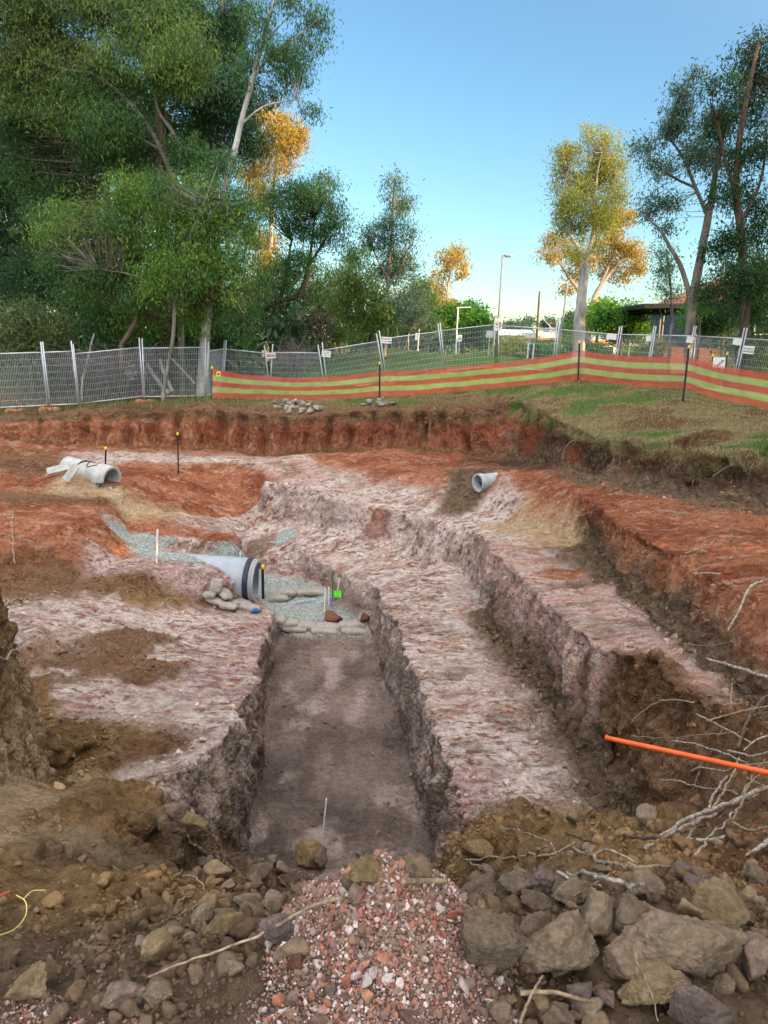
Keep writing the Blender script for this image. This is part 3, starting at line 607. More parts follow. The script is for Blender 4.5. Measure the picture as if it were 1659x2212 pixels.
PAN = [((-40, 888), (-55, 742), 28, (104, 881), (88, 738), 28, 'leftmost grey mesh fence panel, low foliage behind it'),
       ((108.5, 880.6), (92, 738), 28, (170, 878), (153.7, 736), 28.4, 'narrow looking mesh fence panel next to the leftmost one'),
       ((173, 877), (158, 743), 28.6, (310, 861), (300.5, 729), 29.2, 'wide mesh fence panel with a thin pale sapling behind it'),
       ((312.7, 862), (307, 731), 29.2, (443, 860), (444, 729), 29.6, 'wide mesh fence panel ending at the thick pale gum trunk'),
       ((445, 859), (450.7, 739), 29.6, (478, 853), (484.8, 735), 31.5, 'mesh fence panel seen edge on just right of the pale gum trunk'),
       ((481, 853), (488.6, 735), 31.5, (584, 850), (570.8, 746), 32.5, 'mesh fence panel with the red lettered sign at its right end'),
       ((581.6, 854), (589, 743.5), 32.5, (704, 852), (686.6, 745), 33.5, 'mesh fence panel before tangled dark scrub, red lettered sign at its left'),
       ((708, 848), (695.7, 739), 33.5, (832, 829), (813, 720), 34.5, 'mesh fence panel climbing the lawn left of the tall black lettered sign'),
       ((836, 829), (819, 714), 34.5, (959, 806), (946, 699), 35, 'mesh fence panel before the lawn mound with a black lettered sign at its left post'),
       ((963, 806), (950.5, 697), 35, (1064, 795), (1071, 683), 35, 'mesh fence panel ending in front of the street lamp pole'),
       ((1078, 796), (1076, 685), 35, (1192, 806), (1204, 693.5), 34, 'mesh fence panel before the bright yellow green shrub and road'),
       ((1196, 806), (1209, 693.5), 34, (1321, 819), (1339, 705), 33, 'mesh fence panel in front of the forked pale gum trunk'),
       ((1325, 819), (1344, 704), 33, (1394, 828), (1413, 704), 32, 'short looking mesh fence panel before the dark round tree'),
       ((1398, 828), (1417, 704), 32, (1474, 838), (1500, 704), 30.5, 'mesh fence panel under the right end of the dark flat roof'),
       ((1478, 838), (1504, 704), 30.5, (1578, 853), (1608, 708), 28.5, 'mesh fence panel with a small staked notice board behind it'),
       ((1583, 853), (1614, 708), 28.5, (1720, 875), (1760, 715), 27, 'rightmost mesh fence panel with a red and blue printed notice')]
for k, a in enumerate(PAN): fence_panel(*a, k)

def fence_foot(p, rz, label):
    """moulded block with sloped ends, a raised grip and two post holes"""
    root = empty('fence_block', tuple(p), rz, label=label, cat='fence foot', group='orange fence feet'); V = []; L, H, D = 0.34, 0.13, 0.13
    prof = [(-L, 0), (-L, H * .55), (-L * .82, H), (-0.09, H), (-0.06, H * .8), (0.06, H * .8), (0.09, H), (L * .82, H), (L, H * .55), (L, 0)]
    n = len(prof); 
    for y in (-D, D): V += [(x, y, z) for x, z in prof]
    F4 = [(i, (i + 1) % n, n + (i + 1) % n, n + i) for i in range(n)]; mb = MB(); mb.add(V, F4)
    c = len(V); Vc = [(x, y, 0.0 if False else z) for y in (-D, D) for x, z in prof] + [(0, -D, H * .3), (0, D, H * .3)]
    F3 = [(i, 2 * n, (i + 1) % n) for i in range(n)] + [(n + i, n + (i + 1) % n, 2 * n + 1) for i in range(n)]
    mb.add(Vc, F3); mb.build('block', M['foot'], root)
    for x in (-0.2, 0.2): MB().tube([(x, 0, H - .02), (x, 0, H + .012)], 0.03, 10).build('post_socket', M['galv'], root, False)
    return root
for (px, py, Y, rz, lb) in [(35, 897, 27.6, 0.05, 'orange fence foot at the lower left under the leftmost panel'), (107, 890, 27.7, 0.08, 'pinkish orange fence foot, second along from the left edge'), (312, 870, 28.9, 0.1, 'orange fence foot under the post midway along the left fence'),
                            (836, 832, 34.3, 0.2, 'fence foot seen through the striped mesh below the tall black lettered sign'), (963, 809, 34.8, 0, 'fence foot seen through striped mesh at the lawn mound'), (1066, 798, 34.8, -0.1, 'fence foot at the base of the street lamp, behind striped mesh'),
                            (1321, 823, 32.8, -0.3, 'fence foot behind striped mesh right of the mound crest stake'), (1395, 832, 31.8, -0.3, 'fence foot behind striped mesh below the short panel'), (1475, 842, 30.3, -0.4, 'fence foot behind striped mesh near the tall right stake')]:
    p = atY(px, py, Y); fence_foot((p[0], p[1], max(p[2], gz(p[0], p[1])) - 0.01), rz, lb)

# ------------------------------------------------------------------ signs
def strokes(mb, x0, x1, z, h, y, n, seed, thick=0.35, col=None):
    """a line of small illegible print"""
    r = np.random.default_rng(seed); w_ = (x1 - x0) / n
    for i in range(n):
        if r.random() < 0.12: continue
        cx = x0 + (i + .5) * w_; t = w_ * thick
        mb.box((cx - w_ * .22, y, z), (t, .002, h), col=col)
        mb.box((cx + w_ * .1, y, z + (h * .35 if r.random() < .5 else -h * .35)), (w_ * .6, .002, h * .25), col=col)
        if r.random() < .6: mb.box((cx + w_ * .25, y, z), (t, .002, h * r.uniform(.5, 1)), col=col)
M['print'] = mat_vcol('print_ink', 0.6, 0.95, 1.05, 10, 0, 0.001, 0.2)
def sign_frame(px, py, Y, rot):
    p = atY(px, py, Y); th = math.atan2(p[0], p[1]); return p, -th, rot
def sign(name, px, py, Y, wpx, hpx, tilt, label, draw=None, back=False, cat='sign', group=None, matn='white'):
    p = atY(px, py, Y); s_ = np.linalg.norm(p) / FPX; w_, h_ = wpx * s_, hpx * s_
    root = empty(name, tuple(p), label=label, cat=cat, group=group); root.rotation_euler = (0, tilt, -math.atan2(p[0], p[1]))
    MB().bbox((0, 0, 0), (w_, 0.012, h_), 0.004).build('plate', M[matn], root)
    if draw:
        mb = MB(); draw(mb, w_, h_); mb.build('print', M['print'], root, False, True)
    ties = MB()
    for sx in (-1, 1): ties.tube([(sx * w_ * .42, -.01, h_ * .42), (sx * w_ * .42, .03, h_ * .47), (sx * w_ * .42, .05, h_ * .38)], 0.004, 5)
    ties.build('tie', M['black'], root); return root
RED, INK, BLU = lin(200, 40, 45), lin(40, 42, 45), lin(30, 95, 120)
def d_red(mb, w, h):
    strokes(mb, -w * .4, w * .4, h * .18, h * .14, -.009, 9, 1, col=RED); mb.box((0, -.0075, -h * .1), (w * .84, .002, h * .26), col=RED); strokes(mb, -w * .36, w * .36, -h * .1, h * .13, -.01, 8, 2, col=(.8, .8, .8))
def d_grey(mb, w, h):
    for k in range(3): strokes(mb, -w * .38, w * .4, h * (.28 - .26 * k), h * .12, -.009, 9, 3 + k, col=lin(70, 74, 76))
def d_black(mb, w, h):
    strokes(mb, -w * .42, w * .42, h * .2, h * .2, -.009, 8, 6, col=INK); strokes(mb, -w * .42, w * .2, -h * .2, h * .14, -.009, 9, 7, col=INK); mb.box((w * .33, -.009, -h * .2), (w * .18, .002, h * .2), col=RED * .5)
def d_logo(mb, w, h):
    mb.tube([(-w * .36, -.008, h * .16), (-w * .36, -.011, h * .16)], h * .1, 12, col=RED); strokes(mb, -w * .2, w * .42, h * .2, h * .1, -.009, 9, 8, col=RED * .8); strokes(mb, -w * .2, w * .42, h * .06, h * .08, -.009, 9, 9, col=INK)
    mb.box((0, -.0075, -h * .2), (w * .9, .002, h * .2), col=BLU); strokes(mb, -w * .4, w * .4, -h * .2, h * .1, -.01, 8, 10, col=(.8, .8, .8))
sign('site_sign', 585, 768, 32.2, 20, 12, R(-3), 'small white sign with red lettering tied to crossed fence posts', d_red)
sign('site_sign', 569.5, 764, 32.6, 7, 13, R(-4), 'plain white plate half hidden behind the red lettered sign')
sign('site_sign', 704.5, 764.5, 33.2, 19, 13, R(7), 'white sign with grey print beside dark scrub, tilted', d_grey)
sign('site_sign', 835, 735, 34.2, 21, 13, R(4), 'white sign with two black printed lines and red mark, on the lawn fence', d_black)
sign('site_sign', 899.5, 727, 34.5, 5, 15, R(3), 'thin pale yellow plate hanging on the lawn fence', matn='white')
sign('site_sign', 1321, 727, 32.9, 20, 12, R(3), 'blank back of a wide white sign beside the forked gum')
sign('site_sign', 1401, 731.5, 31.9, 9, 11, R(3), 'blank back of a small sign below the dark round tree')
sign('site_sign', 1490, 734, 30.4, 12, 12, R(6), 'blank back of a square sign below the flat roof')
sign('site_sign', 1593, 738.5, 28.4, 16, 12, R(8), 'blank back of a sign left of the rightmost paired fence posts')
sign('site_sign', 1617.5, 756, 28.2, 19, 15, R(5), 'white notice with a red logo and blue band at far right', d_logo)
def staked_board():
    Y = 26.5; p = atY(1553, 783, Y); s_ = np.linalg.norm(p) / FPX
    root = empty('notice_board', tuple(p), label='white board with slanting black letters between two yellow capped stakes', cat='sign'); root.rotation_euler = (0, 0, -math.atan2(p[0], p[1]))
    mb = MB(); w_, h_ = 22 * s_, 20 * s_; g_ = 50 * s_
    V = [(-w_ / 2, -.006, -h_ * .42), (w_ / 2, -.006, -h_ * .58), (w_ / 2, -.006, h_ * .5), (-w_ / 2, -.006, h_ * .5)]; V += [(a, .006, c) for a, b, c in V]
    mb.add(V, [(0, 1, 2, 3), (7, 6, 5, 4), (0, 4, 5, 1), (1, 5, 6, 2), (2, 6, 7, 3), (3, 7, 4, 0)]); mb.build('board', M['white'], root)
    pr = MB(); a = R(48); Rm = np.array([[math.cos(a), 0, -math.sin(a)], [0, 1, 0], [math.sin(a), 0, math.cos(a)]])
    for i in range(7): 
        q = Rm @ np.array(((i - 3) * w_ * .115, 0, 0)) + np.array((w_ * .12, -.009, -h_ * .08))
        pr.box(q, (w_ * .05, .003, h_ * (.26 if i % 2 else .2)), Rm, INK); 
        if i % 3: pr.box(q + Rm @ np.array((w_ * .04, 0, h_ * .07)), (w_ * .08, .003, h_ * .05), Rm, INK)
    pr.build('print', M['print'], root, False, True)
    for x, z in ((-w_ * .55, h_ * .62), (w_ * .6, h_ * .78)):
        st = MB().tube([(x, .02, -g_), (x, .02, z)], .018, 6).build('stake', M['black'], root); MB().tube([(x, .02, z - .02), (x, .02, z + .07)], .035, 10).build('cap', M['yellow'], st)
staked_board()

# ------------------------------------------------------------------ star picket stakes and the striped barrier mesh
def stake(base, top, label, w_=0.016):
    b_, t_ = np.array(base), np.array(top); root = empty('stake', tuple(b_), label=label, cat='stake', group='black stakes with yellow caps'); d_ = t_ - b_
    L = np.linalg.norm(d_); u = d_ / L; mb = MB()
    for k in range(3):           # Y-shaped steel picket
        a = 2 * math.pi * k / 3 + .4; e = np.array((math.cos(a), math.sin(a), 0)); f = np.array((-e[1], e[0], 0)) * w_ * .28
        q = [(-u * .3) + s1 * f + r_ * e * w_ * 1.5 for r_ in (0, 1) for s1 in (-1, 1)]; q2 = [d_ * .97 + s1 * f + r_ * e * w_ * 1.5 for r_ in (0, 1) for s1 in (-1, 1)]
        mb.add(q + q2, [(0, 1, 5, 4), (1, 3, 7, 5), (3, 2, 6, 7), (2, 0, 4, 6), (4, 5, 7, 6)])
    mb.build('picket', M['black'], root)
    c = MB().tube([d_ - u * .075, d_ - u * .01, d_ + u * .012], [w_ * 2.1, w_ * 2.1, w_ * 1.5], 12); c.build('cap', M['yellow'], root, True); return root
def stake_px(bx, by, tx, ty, Y, label, w_=.016, dY=0.0): return stake(atY(bx, by, Y), atY(tx, ty, Y + dY), label, w_)
stake_px(458, 861, 458, 792, 27.9, 'black stake with yellow cap at the left end of the striped mesh', .018)
stake_px(820, 860, 820, 783, 28.2, 'black stake with yellow cap midway along the striped mesh before the lawn', .018)
stake_px(1248.5, 825, 1252, 737, 25.2, 'black yellow capped stake on the mound crest where the mesh peaks', .018)
stake_px(1475, 866, 1489, 747, 21.3, 'tallest black yellow capped stake, leaning right, at the right of the mesh', .018)
b_ = gp(385, 1024); stake_px(385, 1026, 383.5, 935, b_[1], 'tall black yellow capped stake alone on the orange slope', .016)
stake_px(227, 1016, 228.5, 966, 22.3, 'short black yellow capped stake behind the far concrete pipe', .018)

def barrier():
    key = [(458, 793 + 3, 862, 27.85), (466, 797, 861, 27.8), (520, 808, 861, 28.0), (640, 818, 862.5, 28.3), (740, 812, 862, 28.35), (820, 802, 855, 28.3), (829, 802, 855, 28.2), (900, 800, 854, 28), (1000, 791, 845, 27.5), (1100, 782, 836, 26.7), (1180, 771, 829, 25.9), (1250, 756.5, 819, 25.3), (1300, 764, 825, 24.6), (1360, 769, 833, 23.6), (1420, 770, 837, 22.6), (1482, 771, 839, 21.5),
           (1510, 778, 850, 21.3), (1560, 791, 864, 20.9), (1610, 799, 874, 20.4), (1659, 805, 885, 20), (1760, 815, 905, 19)]
    K = np.array(key, float); xs = np.linspace(458, 1760, 420); C_ = [np.interp(xs, K[:, 0], K[:, j]) for j in (1, 2, 3)]
    for j in range(3): C_[j] = np.convolve(np.pad(C_[j], 4, 'edge'), np.ones(9) / 9, 'valid') if j < 2 else C_[j]
    nr = 26; V, cl = [], []; fr = np.linspace(0, 1, nr + 1)
    rd_, ye_ = lin(218, 98, 78), lin(192, 208, 124)
    for i, x in enumerate(xs):
        T, B = atY(x, C_[0][i], C_[2][i]), atY(x, C_[1][i], C_[2][i])
        zb = max(B[2], gz(B[0], B[1]) - 0.02) if x > 1180 else B[2]
        for f in fr: V.append((T[0] + (B[0] - T[0]) * f, T[1] + (B[1] - T[1]) * f, T[2] + (zb - T[2]) * f))
    V = np.array(V); f_ = np.tile(fr, len(xs))
    V[:, 1] += 0.06 * fbm(V * np.array((0.9, 0, 2.0)), 1.0, 3, 9) * np.minimum(1, f_ * 2 + .3) + 0.03 * fbm(V, 4, 2, 8)
    V[:, 2] += 0.015 * fbm(V * np.array((1, 0, 0)), 2.5, 2, 12) * f_
    for i in range(len(xs)):
        for f in fr:
            k = 0 if f < .21 else 1 if f < .41 else 0 if f < .61 else 1 if f < .80 else 0
            cl.append(ye_ if k else rd_)
    n = nr + 1; F = [(i * n + j, i * n + j + 1, (i + 1) * n + j + 1, (i + 1) * n + j) for i in range(len(xs) - 1) for j in range(nr)]
    m, nn, b = newmat('barrier_mesh'); c = attr(nn); f = nz(nn, 3, 4, .6); nn.links.new(mixc(nn, 1.0, c, ramp(nn, f, [(.3, (.8,) * 3), (.7, (1.12,) * 3)]), 'MULTIPLY'), b.inputs['Base Color'])
    b.inputs['Roughness'].default_value = 0.7; b.inputs['Specular IOR Level'].default_value = .15
    tr = nn.nodes.new('ShaderNodeBsdfTransparent'); tl = nn.nodes.new('ShaderNodeBsdfTranslucent'); nn.links.new(c, tl.inputs['Color'])
    x1 = nn.nodes.new('ShaderNodeMixShader'); x1.inputs[0].default_value = .3; nn.links.new(b.outputs[0], x1.inputs[1]); nn.links.new(tl.outputs[0], x1.inputs[2])
    x2 = nn.nodes.new('ShaderNodeMixShader'); x2.inputs[0].default_value = .38; nn.links.new(x1.outputs[0], x2.inputs[1]); nn.links.new(tr.outputs[0], x2.inputs[2])
    nn.links.new(x2.outputs[0], nn.nodes['Material Output'].inputs['Surface'])
    o = mk('barrier_mesh', V, F, m, None, np.array(cl)); setprops(o, 'sagging red and yellow striped barrier mesh strung along the stakes', 'barrier')
    # the pale doubled flap beside the tall stake, and the strip's tag at the left end
    i0, i1 = np.searchsorted(xs, 1446), np.searchsorted(xs, 1480); Vf = V.reshape(len(xs), n, 3)[i0:i1, :15] + np.array((0, -.05, 0)); h_ = i1 - i0
    Ff = [(i * 15 + j, i * 15 + j + 1, (i + 1) * 15 + j + 1, (i + 1) * 15 + j) for i in range(h_ - 1) for j in range(14)]
    cf = np.array(cl).reshape(len(xs), n, 3)[i0:i1, :15] * 0.7 + 0.3 * np.array((1, .75, .62)); mk('doubled_flap', Vf.reshape(-1, 3), Ff, m, o, cf.reshape(-1, 3))
    p = atY(472, 808, 27.7); mb = MB(); mb.box(p, (.14, .006, .17), col=lin(220, 200, 60)); mb.box(p + np.array((0, -.005, 0)), (.07, .003, .07), col=INK); mb.build('label_tag', M['print'], o, False, True)
barrier()

# ------------------------------------------------------------------ pipes
def pipe_mesh(r0, r1, L, n=48, m=14):
    """hollow pipe along +X from x=0 (open mouth) to x=-L"""
    a = np.linspace(0, 2 * np.pi, n, endpoint=False); rows = []
    for x, r in [(-L, r1), (-L, r0)] + [(-L + L * k / m, r0) for k in range(1, m)] + [(-0.01, r0), (0, r0 - .01), (0, r1 + .01), (-0.01, r1)] + [(-L * k / m, r1) for k in range(1, m)]:
        rows.append(np.stack([np.full(n, x), r * np.cos(a), r * np.sin(a)], 1))
    k = len(rows); F = [(i * n + j, i * n + (j + 1) % n, ((i + 1) % k) * n + (j + 1) % n, ((i + 1) % k) * n + j) for i in range(k) for j in range(n)]
    return np.concatenate(rows), F
def xrot(d_):
    """rotation taking +X to direction d_"""
    d_ = Vector(d_).normalized(); return d_.to_track_quat('X', 'Z').to_euler()
# big pipe in the gravel
E_ = np.array(atZ(556, 1304, -6.08)); Rp = 0.535; cen = np.array((E_[0] - .02, E_[1] + .05, -6.08 + Rp)); axis = Vector((math.cos(R(7)), -math.sin(R(7)), -0.012))
big = empty('drain_pipe', tuple(cen), label='large pale blue concrete pipe with a black rubber ring, half buried in grey gravel', cat='pipe'); big.rotation_euler = xrot(axis)
V, F = pipe_mesh(Rp, Rp - .075, 1.75); mk('barrel', V, F, M['pipe'], big)
V, F = pipe_mesh(Rp + .012, Rp + .002, .13); mk('rubber_ring', V + np.array((-.06, 0, 0)), F, M['rubber'], big)
mb = MB()
V, F = pipe_mesh(Rp - .03, Rp - .1, .05); mk('spigot_lip', V + np.array((.045, 0, 0)), F, M['concrete'], big)
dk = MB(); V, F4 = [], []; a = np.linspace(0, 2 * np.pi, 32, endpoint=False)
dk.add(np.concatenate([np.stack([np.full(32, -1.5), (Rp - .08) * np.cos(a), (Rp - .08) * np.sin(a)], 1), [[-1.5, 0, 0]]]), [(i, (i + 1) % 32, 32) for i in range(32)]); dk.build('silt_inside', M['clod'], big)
# far left concrete pipe with a bell mouth broken open
q = atY(242, 1036, 20.6); ax2 = Vector((0.90, -0.42, -0.13))
fl = empty('concrete_pipe', tuple(q), label='grey concrete pipe with broken bell mouth lying in sand at upper left', cat='pipe'); fl.rotation_euler = xrot(ax2)
V, F = pipe_mesh(.30, .25, 1.35); mk('barrel', V + np.array((-.3, 0, 0)), F, M['concrete'], fl)
V, F = pipe_mesh(.36, .28, .42); V = V.copy(); ang = np.arctan2(V[:, 2], V[:, 1]); cut = (V[:, 0] > -.1) & (np.abs((ang - R(-130) + np.pi) % (2 * np.pi) - np.pi) < R(38)); V[cut, 0] -= .16; mk('bell_mouth', V, F, M['concrete'], fl)
mb = MB(); mb.bbox((.12, -.12, -.34), (.30, .10, .24), .02, np.array(Matrix.Rotation(.5, 3, 'Y'))); mb.build('broken_piece', M['concrete'], fl)
def slab(px, py, Y, L, wd, rz, ry, label):
    p = atY(px, py, Y); o = MB().bbox((0, 0, 0), (L, wd, .07), .008).build('concrete_slab', M['concrete']); o.location = tuple(p); o.rotation_euler = (ry[0], ry[1], rz); setprops(o, label, 'slab', 'loose slabs by the far pipe')
slab(126, 1013, 20.6, .60, .2, R(12), (R(55), R(-14)), 'pale flat slab lying left of the far concrete pipe')
slab(153, 1022, 20.2, .50, .2, R(40), (R(60), R(-50)), 'pale flat slab leaning against the far concrete pipe')
def ring(cx, label, ph, w_, h_):
    """rubber loop draped over the barrel"""
    rm = fl.rotation_euler.to_matrix(); pts = []
    for t in np.linspace(0, 2 * np.pi, 40):
        th = R(92) + (math.cos(t) * h_) + R(12); x = cx + math.sin(t) * w_ * (.6 + .4 * math.cos(t)) + .1 * math.cos(t + ph); r_ = .315
        pts.append(np.array(rm @ Vector((x, r_ * math.cos(th) * -1, r_ * math.sin(th)))) + q)
    V, F3, F4 = tube(pts, .011, 6, False); o = mk('rubber_loop', V - pts[0], F4, M['rubber']); o.location = tuple(pts[0]); setprops(o, label, 'rubber ring', 'rubber loops on the far pipe')
ring(-.95, 'thin black rubber loop hanging over the middle of the far pipe', .3, .16, 1.0)
ring(-.62, 'black rubber loop draped close to the bell mouth of the far pipe', -.6, .26, .95)
# right pipe
p = atY(1033, 1043, 18.95); ax3 = Vector((-0.86, -0.50, -0.03))
rp = empty('stormwater_pipe', tuple(p), label='small white pipe end poking out of the brown bank, mouth facing left', cat='pipe'); rp.rotation_euler = xrot(ax3)
V, F = pipe_mesh(.205, .18, .6); mk('barrel', V, F, M['pvc'], rp); V, F = pipe_mesh(.235, .19, .12); mk('collar', V + np.array((.03, 0, 0)), F, M['pvc'], rp)
MB().add(np.concatenate([np.stack([np.full(24, -.14 + .1 * np.sin(np.linspace(0, 6.28, 24, False))), .18 * np.cos(np.linspace(0, 6.28, 24, False)), .18 * np.sin(np.linspace(0, 6.28, 24, False)) * np.where(np.sin(np.linspace(0, 6.28, 24, False)) > 0, .1, 1)], 1), [[-.2, 0, -.1]]]), [(i, (i + 1) % 24, 24) for i in range(24)]).build('soil_inside', M['darkroot'], rp)
# sandy mound the right pipe lies in, orange conduit
def tube_thing(name, pts, rad, mat, label, cat, group=None, n=8, parts=None):
    P = np.asarray(pts); V, F3, F4 = tube(P - P[0], rad, n); o = mk(name, V, [F3, F4], mat); o.location = tuple(P[0]); setprops(o, label, cat, group); return o
a, b = atY(1311, 1594, 5.0), atY(1700, 1678, 4.1)
cd = empty('conduit', tuple(a), label='bright orange conduit sticking out over the pit at right', cat='conduit'); cd.rotation_euler = xrot(a - b)
V, F = pipe_mesh(.0165, .013, float(np.linalg.norm(a - b)), 16); mk('tube', V, F, M['orange'], cd)
V, F = pipe_mesh(.0178, .0135, .012, 16); mk('cut_end', V + np.array((.003, 0, 0)), F, M['orange'], cd)

# ------------------------------------------------------------------ sandbags
def pillow(L, W_, H, seed, bend=0.0, tie=True):
    n, m = 36, 20; u = np.linspace(-1, 1, n); a = np.linspace(0, 2 * np.pi, m, endpoint=False); V = []
    r = np.random.default_rng(seed)
    for x in u:
        e = (1 - abs(x) ** 3.2) ** 0.5 if abs(x) < 1 else 0
        e = max(e, .12); wy = W_ * (0.55 + .45 * e) * (e if abs(x) > .93 else 1); hz = H * e
        c, s_ = np.cos(a), np.sin(a)
        V.append(np.stack([np.full(m, x * L / 2), np.sign(c) * np.abs(c) ** .8 * wy / 2, np.sign(s_) * np.abs(s_) ** .75 * hz / 2 + bend * (x * x)], 1))
    V = np.concatenate(V); V += .018 * np.stack([fbm(V + seed * 3.1, 7, 4, 200 + k) for k in range(3)], 1)
    seam = np.abs(((V[:, 0] / L * 9 + fbm(V, 9, 2, seed)) % 1) - .5); V[:, 2] -= .007 * (seam < .1)
    F = [(i * m + j, i * m + (j + 1) % m, (i + 1) * m + (j + 1) % m, (i + 1) * m + j) for i in range(n - 1) for j in range(m)]
    V2 = np.concatenate([V, [V[:m].mean(0), V[-m:].mean(0)]]); k = len(V)
    F3 = [(k, (j + 1) % m, j) for j in range(m)] + [(k + 1, (n - 1) * m + j, (n - 1) * m + (j + 1) % m) for j in range(m)]
    return V2, F3, F
def sandbag(c, L, W_, H, rz, tilt, seed, label, group, bend=0.0, roll=0.0):
    V, F3, F4 = pillow(L, W_, H, seed, bend); o = mk('sandbag', V, [F3, F4], M['bag']); o.location = tuple(c); o.rotation_euler = (roll, tilt, rz); setprops(o, label, 'sandbag', group)
    r = np.random.default_rng(seed); mb = MB()          # gathered neck of the bag
    for k in range(7):
        t = 2 * math.pi * k / 7; mb.tube([(L * .49, 0, bend), (L * .53, .012 * math.cos(t), bend + .012 * math.sin(t)), (L * .57, .05 * math.cos(t), bend + .03 * math.sin(t) + .01)], [.012, .009, .006], 5)
    mb.build('neck', M['bag'], o, True); return o
G1 = 'sandbags across the trench floor'
def at_floor(px, py, up): p = atZ(px, py, -6.47); return np.array((p[0], p[1], p[2] + up))
bags = [(637, 1366, .62, .10, 'lower sandbag of the trench row, second from its left end'), (700, 1371, .62, .09, 'middle lower sandbag of the trench row'), (765, 1371, .62, .09, 'lower sandbag near the right end of the trench row'), (612, 1362, .4, .09, 'small lower sandbag at the left end of the trench row')]
for k, (px, py, L, up, lb) in enumerate(bags): sandbag(at_floor(px, py, up), L, .36, .17, R(-2 + 3 * (k % 2)), R(2), 10 + k, lb, G1)
bags = [(604, 1342, .34, .20, R(-25), 'rumpled upper sandbag jammed against the left trench wall'), (620, 1349, .56, .22, R(4), 'upper sandbag of the trench row, left, bulging'), (657, 1355, .58, .21, R(8), 'upper sandbag of the trench row, left of centre'), (706, 1357, .66, .22, R(-3), 'longest upper sandbag in the middle of the trench row'),
        (752, 1354, .54, .25, R(-8), 'upper sandbag right of centre in the trench row, darker'), (778, 1352, .46, .26, R(10), 'upper sandbag of the trench row beside the right end one'), (800, 1356, .36, .24, R(-30), 'upper sandbag at the right end against the trench wall')]
for k, (px, py, L, up, rz, lb) in enumerate(bags): p = at_floor(px, 1366, 0); sandbag((p[0], p[1] + .06, atY(px, py, p[1])[2]), L, .36, .22, rz, R(-3 + 2 * (k % 3)), 30 + k, lb, G1)
G2 = 'sandbags at the foot of the big pipe'
for k, (px, py, L, rz, tl, rl, lb) in enumerate([(467, 1272, .46, R(70), R(-60), R(10), 'upright sandbag standing at the top of the pile by the big pipe'), (484, 1287, .55, R(-35), R(28), 0, 'sandbag sloping down the pile by the big pipe'), (466, 1297, .60, R(-12), R(14), 0, 'long pale sandbag at the left of the pile by the big pipe'), (503, 1303, .34, R(50), R(0), 0, 'stubby sandbag in the middle of the pile by the big pipe'),
                                          (524, 1302, .60, R(-14), R(12), 0, 'sandbag lying below the mouth of the big pipe'), (494, 1309, .52, R(-6), R(4), 0, 'flat sandbag at the bottom of the pile by the big pipe'), (540, 1312, .64, R(-10), R(6), 0, 'lowest right sandbag beside the blue scrap'), (453, 1285, .3, R(80), R(-10), 0, 'small sandbag tucked at the back left of the pile by the big pipe')]):
    g_ = gp(px, py + 6); sandbag((g_[0], g_[1], g_[2] + .06 + (.07 if k in (0, 1) else 0)), L * .78, .29, .14, rz, tl, 50 + k, lb, G2, roll=rl)
G3 = 'sandbags lying on the gravel bed'
for k, (px, py, L, rz, lb) in enumerate([(596, 1294, .62, R(10), 'flattened lower left sandbag on the gravel bed'), (612, 1288, .62, R(16), 'upper left sandbag on the gravel bed'), (641, 1283, .66, R(8), 'middle sandbag on the gravel bed'), (678, 1280, .70, R(-6), 'longest right sandbag on the gravel bed, bent')]):
    g_ = gp(px, py + 4); sandbag((g_[0], g_[1], g_[2] + .07 + (.06 if k == 1 else 0)), L, .32, .17, rz, R(-2), 70 + k, lb, G3, bend=-.03)
g_ = gp(553, 1321)
sc_ = MB(); V, F3, F4 = pillow(.13, .1, .11, 99); sc_.add(V, F4); M['blue'] = mat_two('blue_plastic', (.01, .10, .42), (.02, .18, .60), 20, .5, 0, .2, .01); o = sc_.build('plastic_scrap', M['blue'], None, True); o.location = (g_[0], g_[1] - .1, g_[2] + .07); setprops(o, 'crumpled blue plastic scrap by the lowest sandbag', 'scrap')

# ------------------------------------------------------------------ pegs, flag, level stake
def peg(bx, by, tx, ty, Y, w_, label, marks=True):
    b_, t_ = atY(bx, by, Y), atY(tx, ty, Y); root = empty('survey_peg', tuple(b_), label=label, cat='peg', group='white survey pegs'); d_ = t_ - b_; L = np.linalg.norm(d_); u = Vector(d_).normalized(); rm = np.array(u.to_track_quat('Z', 'Y').to_matrix())
    MB().bbox(d_ * .4, (w_, w_ * .5, L * 1.2), w_ * .1, rm).build('stick', M['white'], root)
    if marks:
        mb = MB(); r = np.random.default_rng(int(bx))
        for k in range(5): mb.box(d_ * (.55 + .07 * k) + np.array((r.normal() * w_ * .1, -w_ * .27, 0)), (w_ * r.uniform(.3, .5), .002, L * .022), rm, INK)
        mb.build('mark', M['print'], root, False, True)
    return root
peg(339, 1214, 340.5, 1144, gp(339, 1215)[1], .065, 'broad white survey peg standing in the upper gravel')
g_ = gp(697, 1856); peg(692.5, 1850, 705, 1726, 8.7, .036, 'white peg standing alone at the near end of the trench', False)
yb = gp(701, 1322)[1]
peg(700, 1322, 703, 1272, yb, .05, 'left white peg of the three before the gravel bed'); peg(710.5, 1315, 710.5, 1268, yb + .2, .045, 'middle white peg of the three before the gravel bed'); peg(724, 1304, 733.5, 1250, yb + .5, .04, 'right white peg leaning right by the green flag')
peg(518.5, 1212, 519, 1192, 18.7, .045, 'tip of a white peg showing above the big pipe')
s1 = stake(atY(568.5, 1307, 17.3), atY(567, 1222, 17.3), 'black stake with yellow cap right at the mouth of the big pipe', .022)
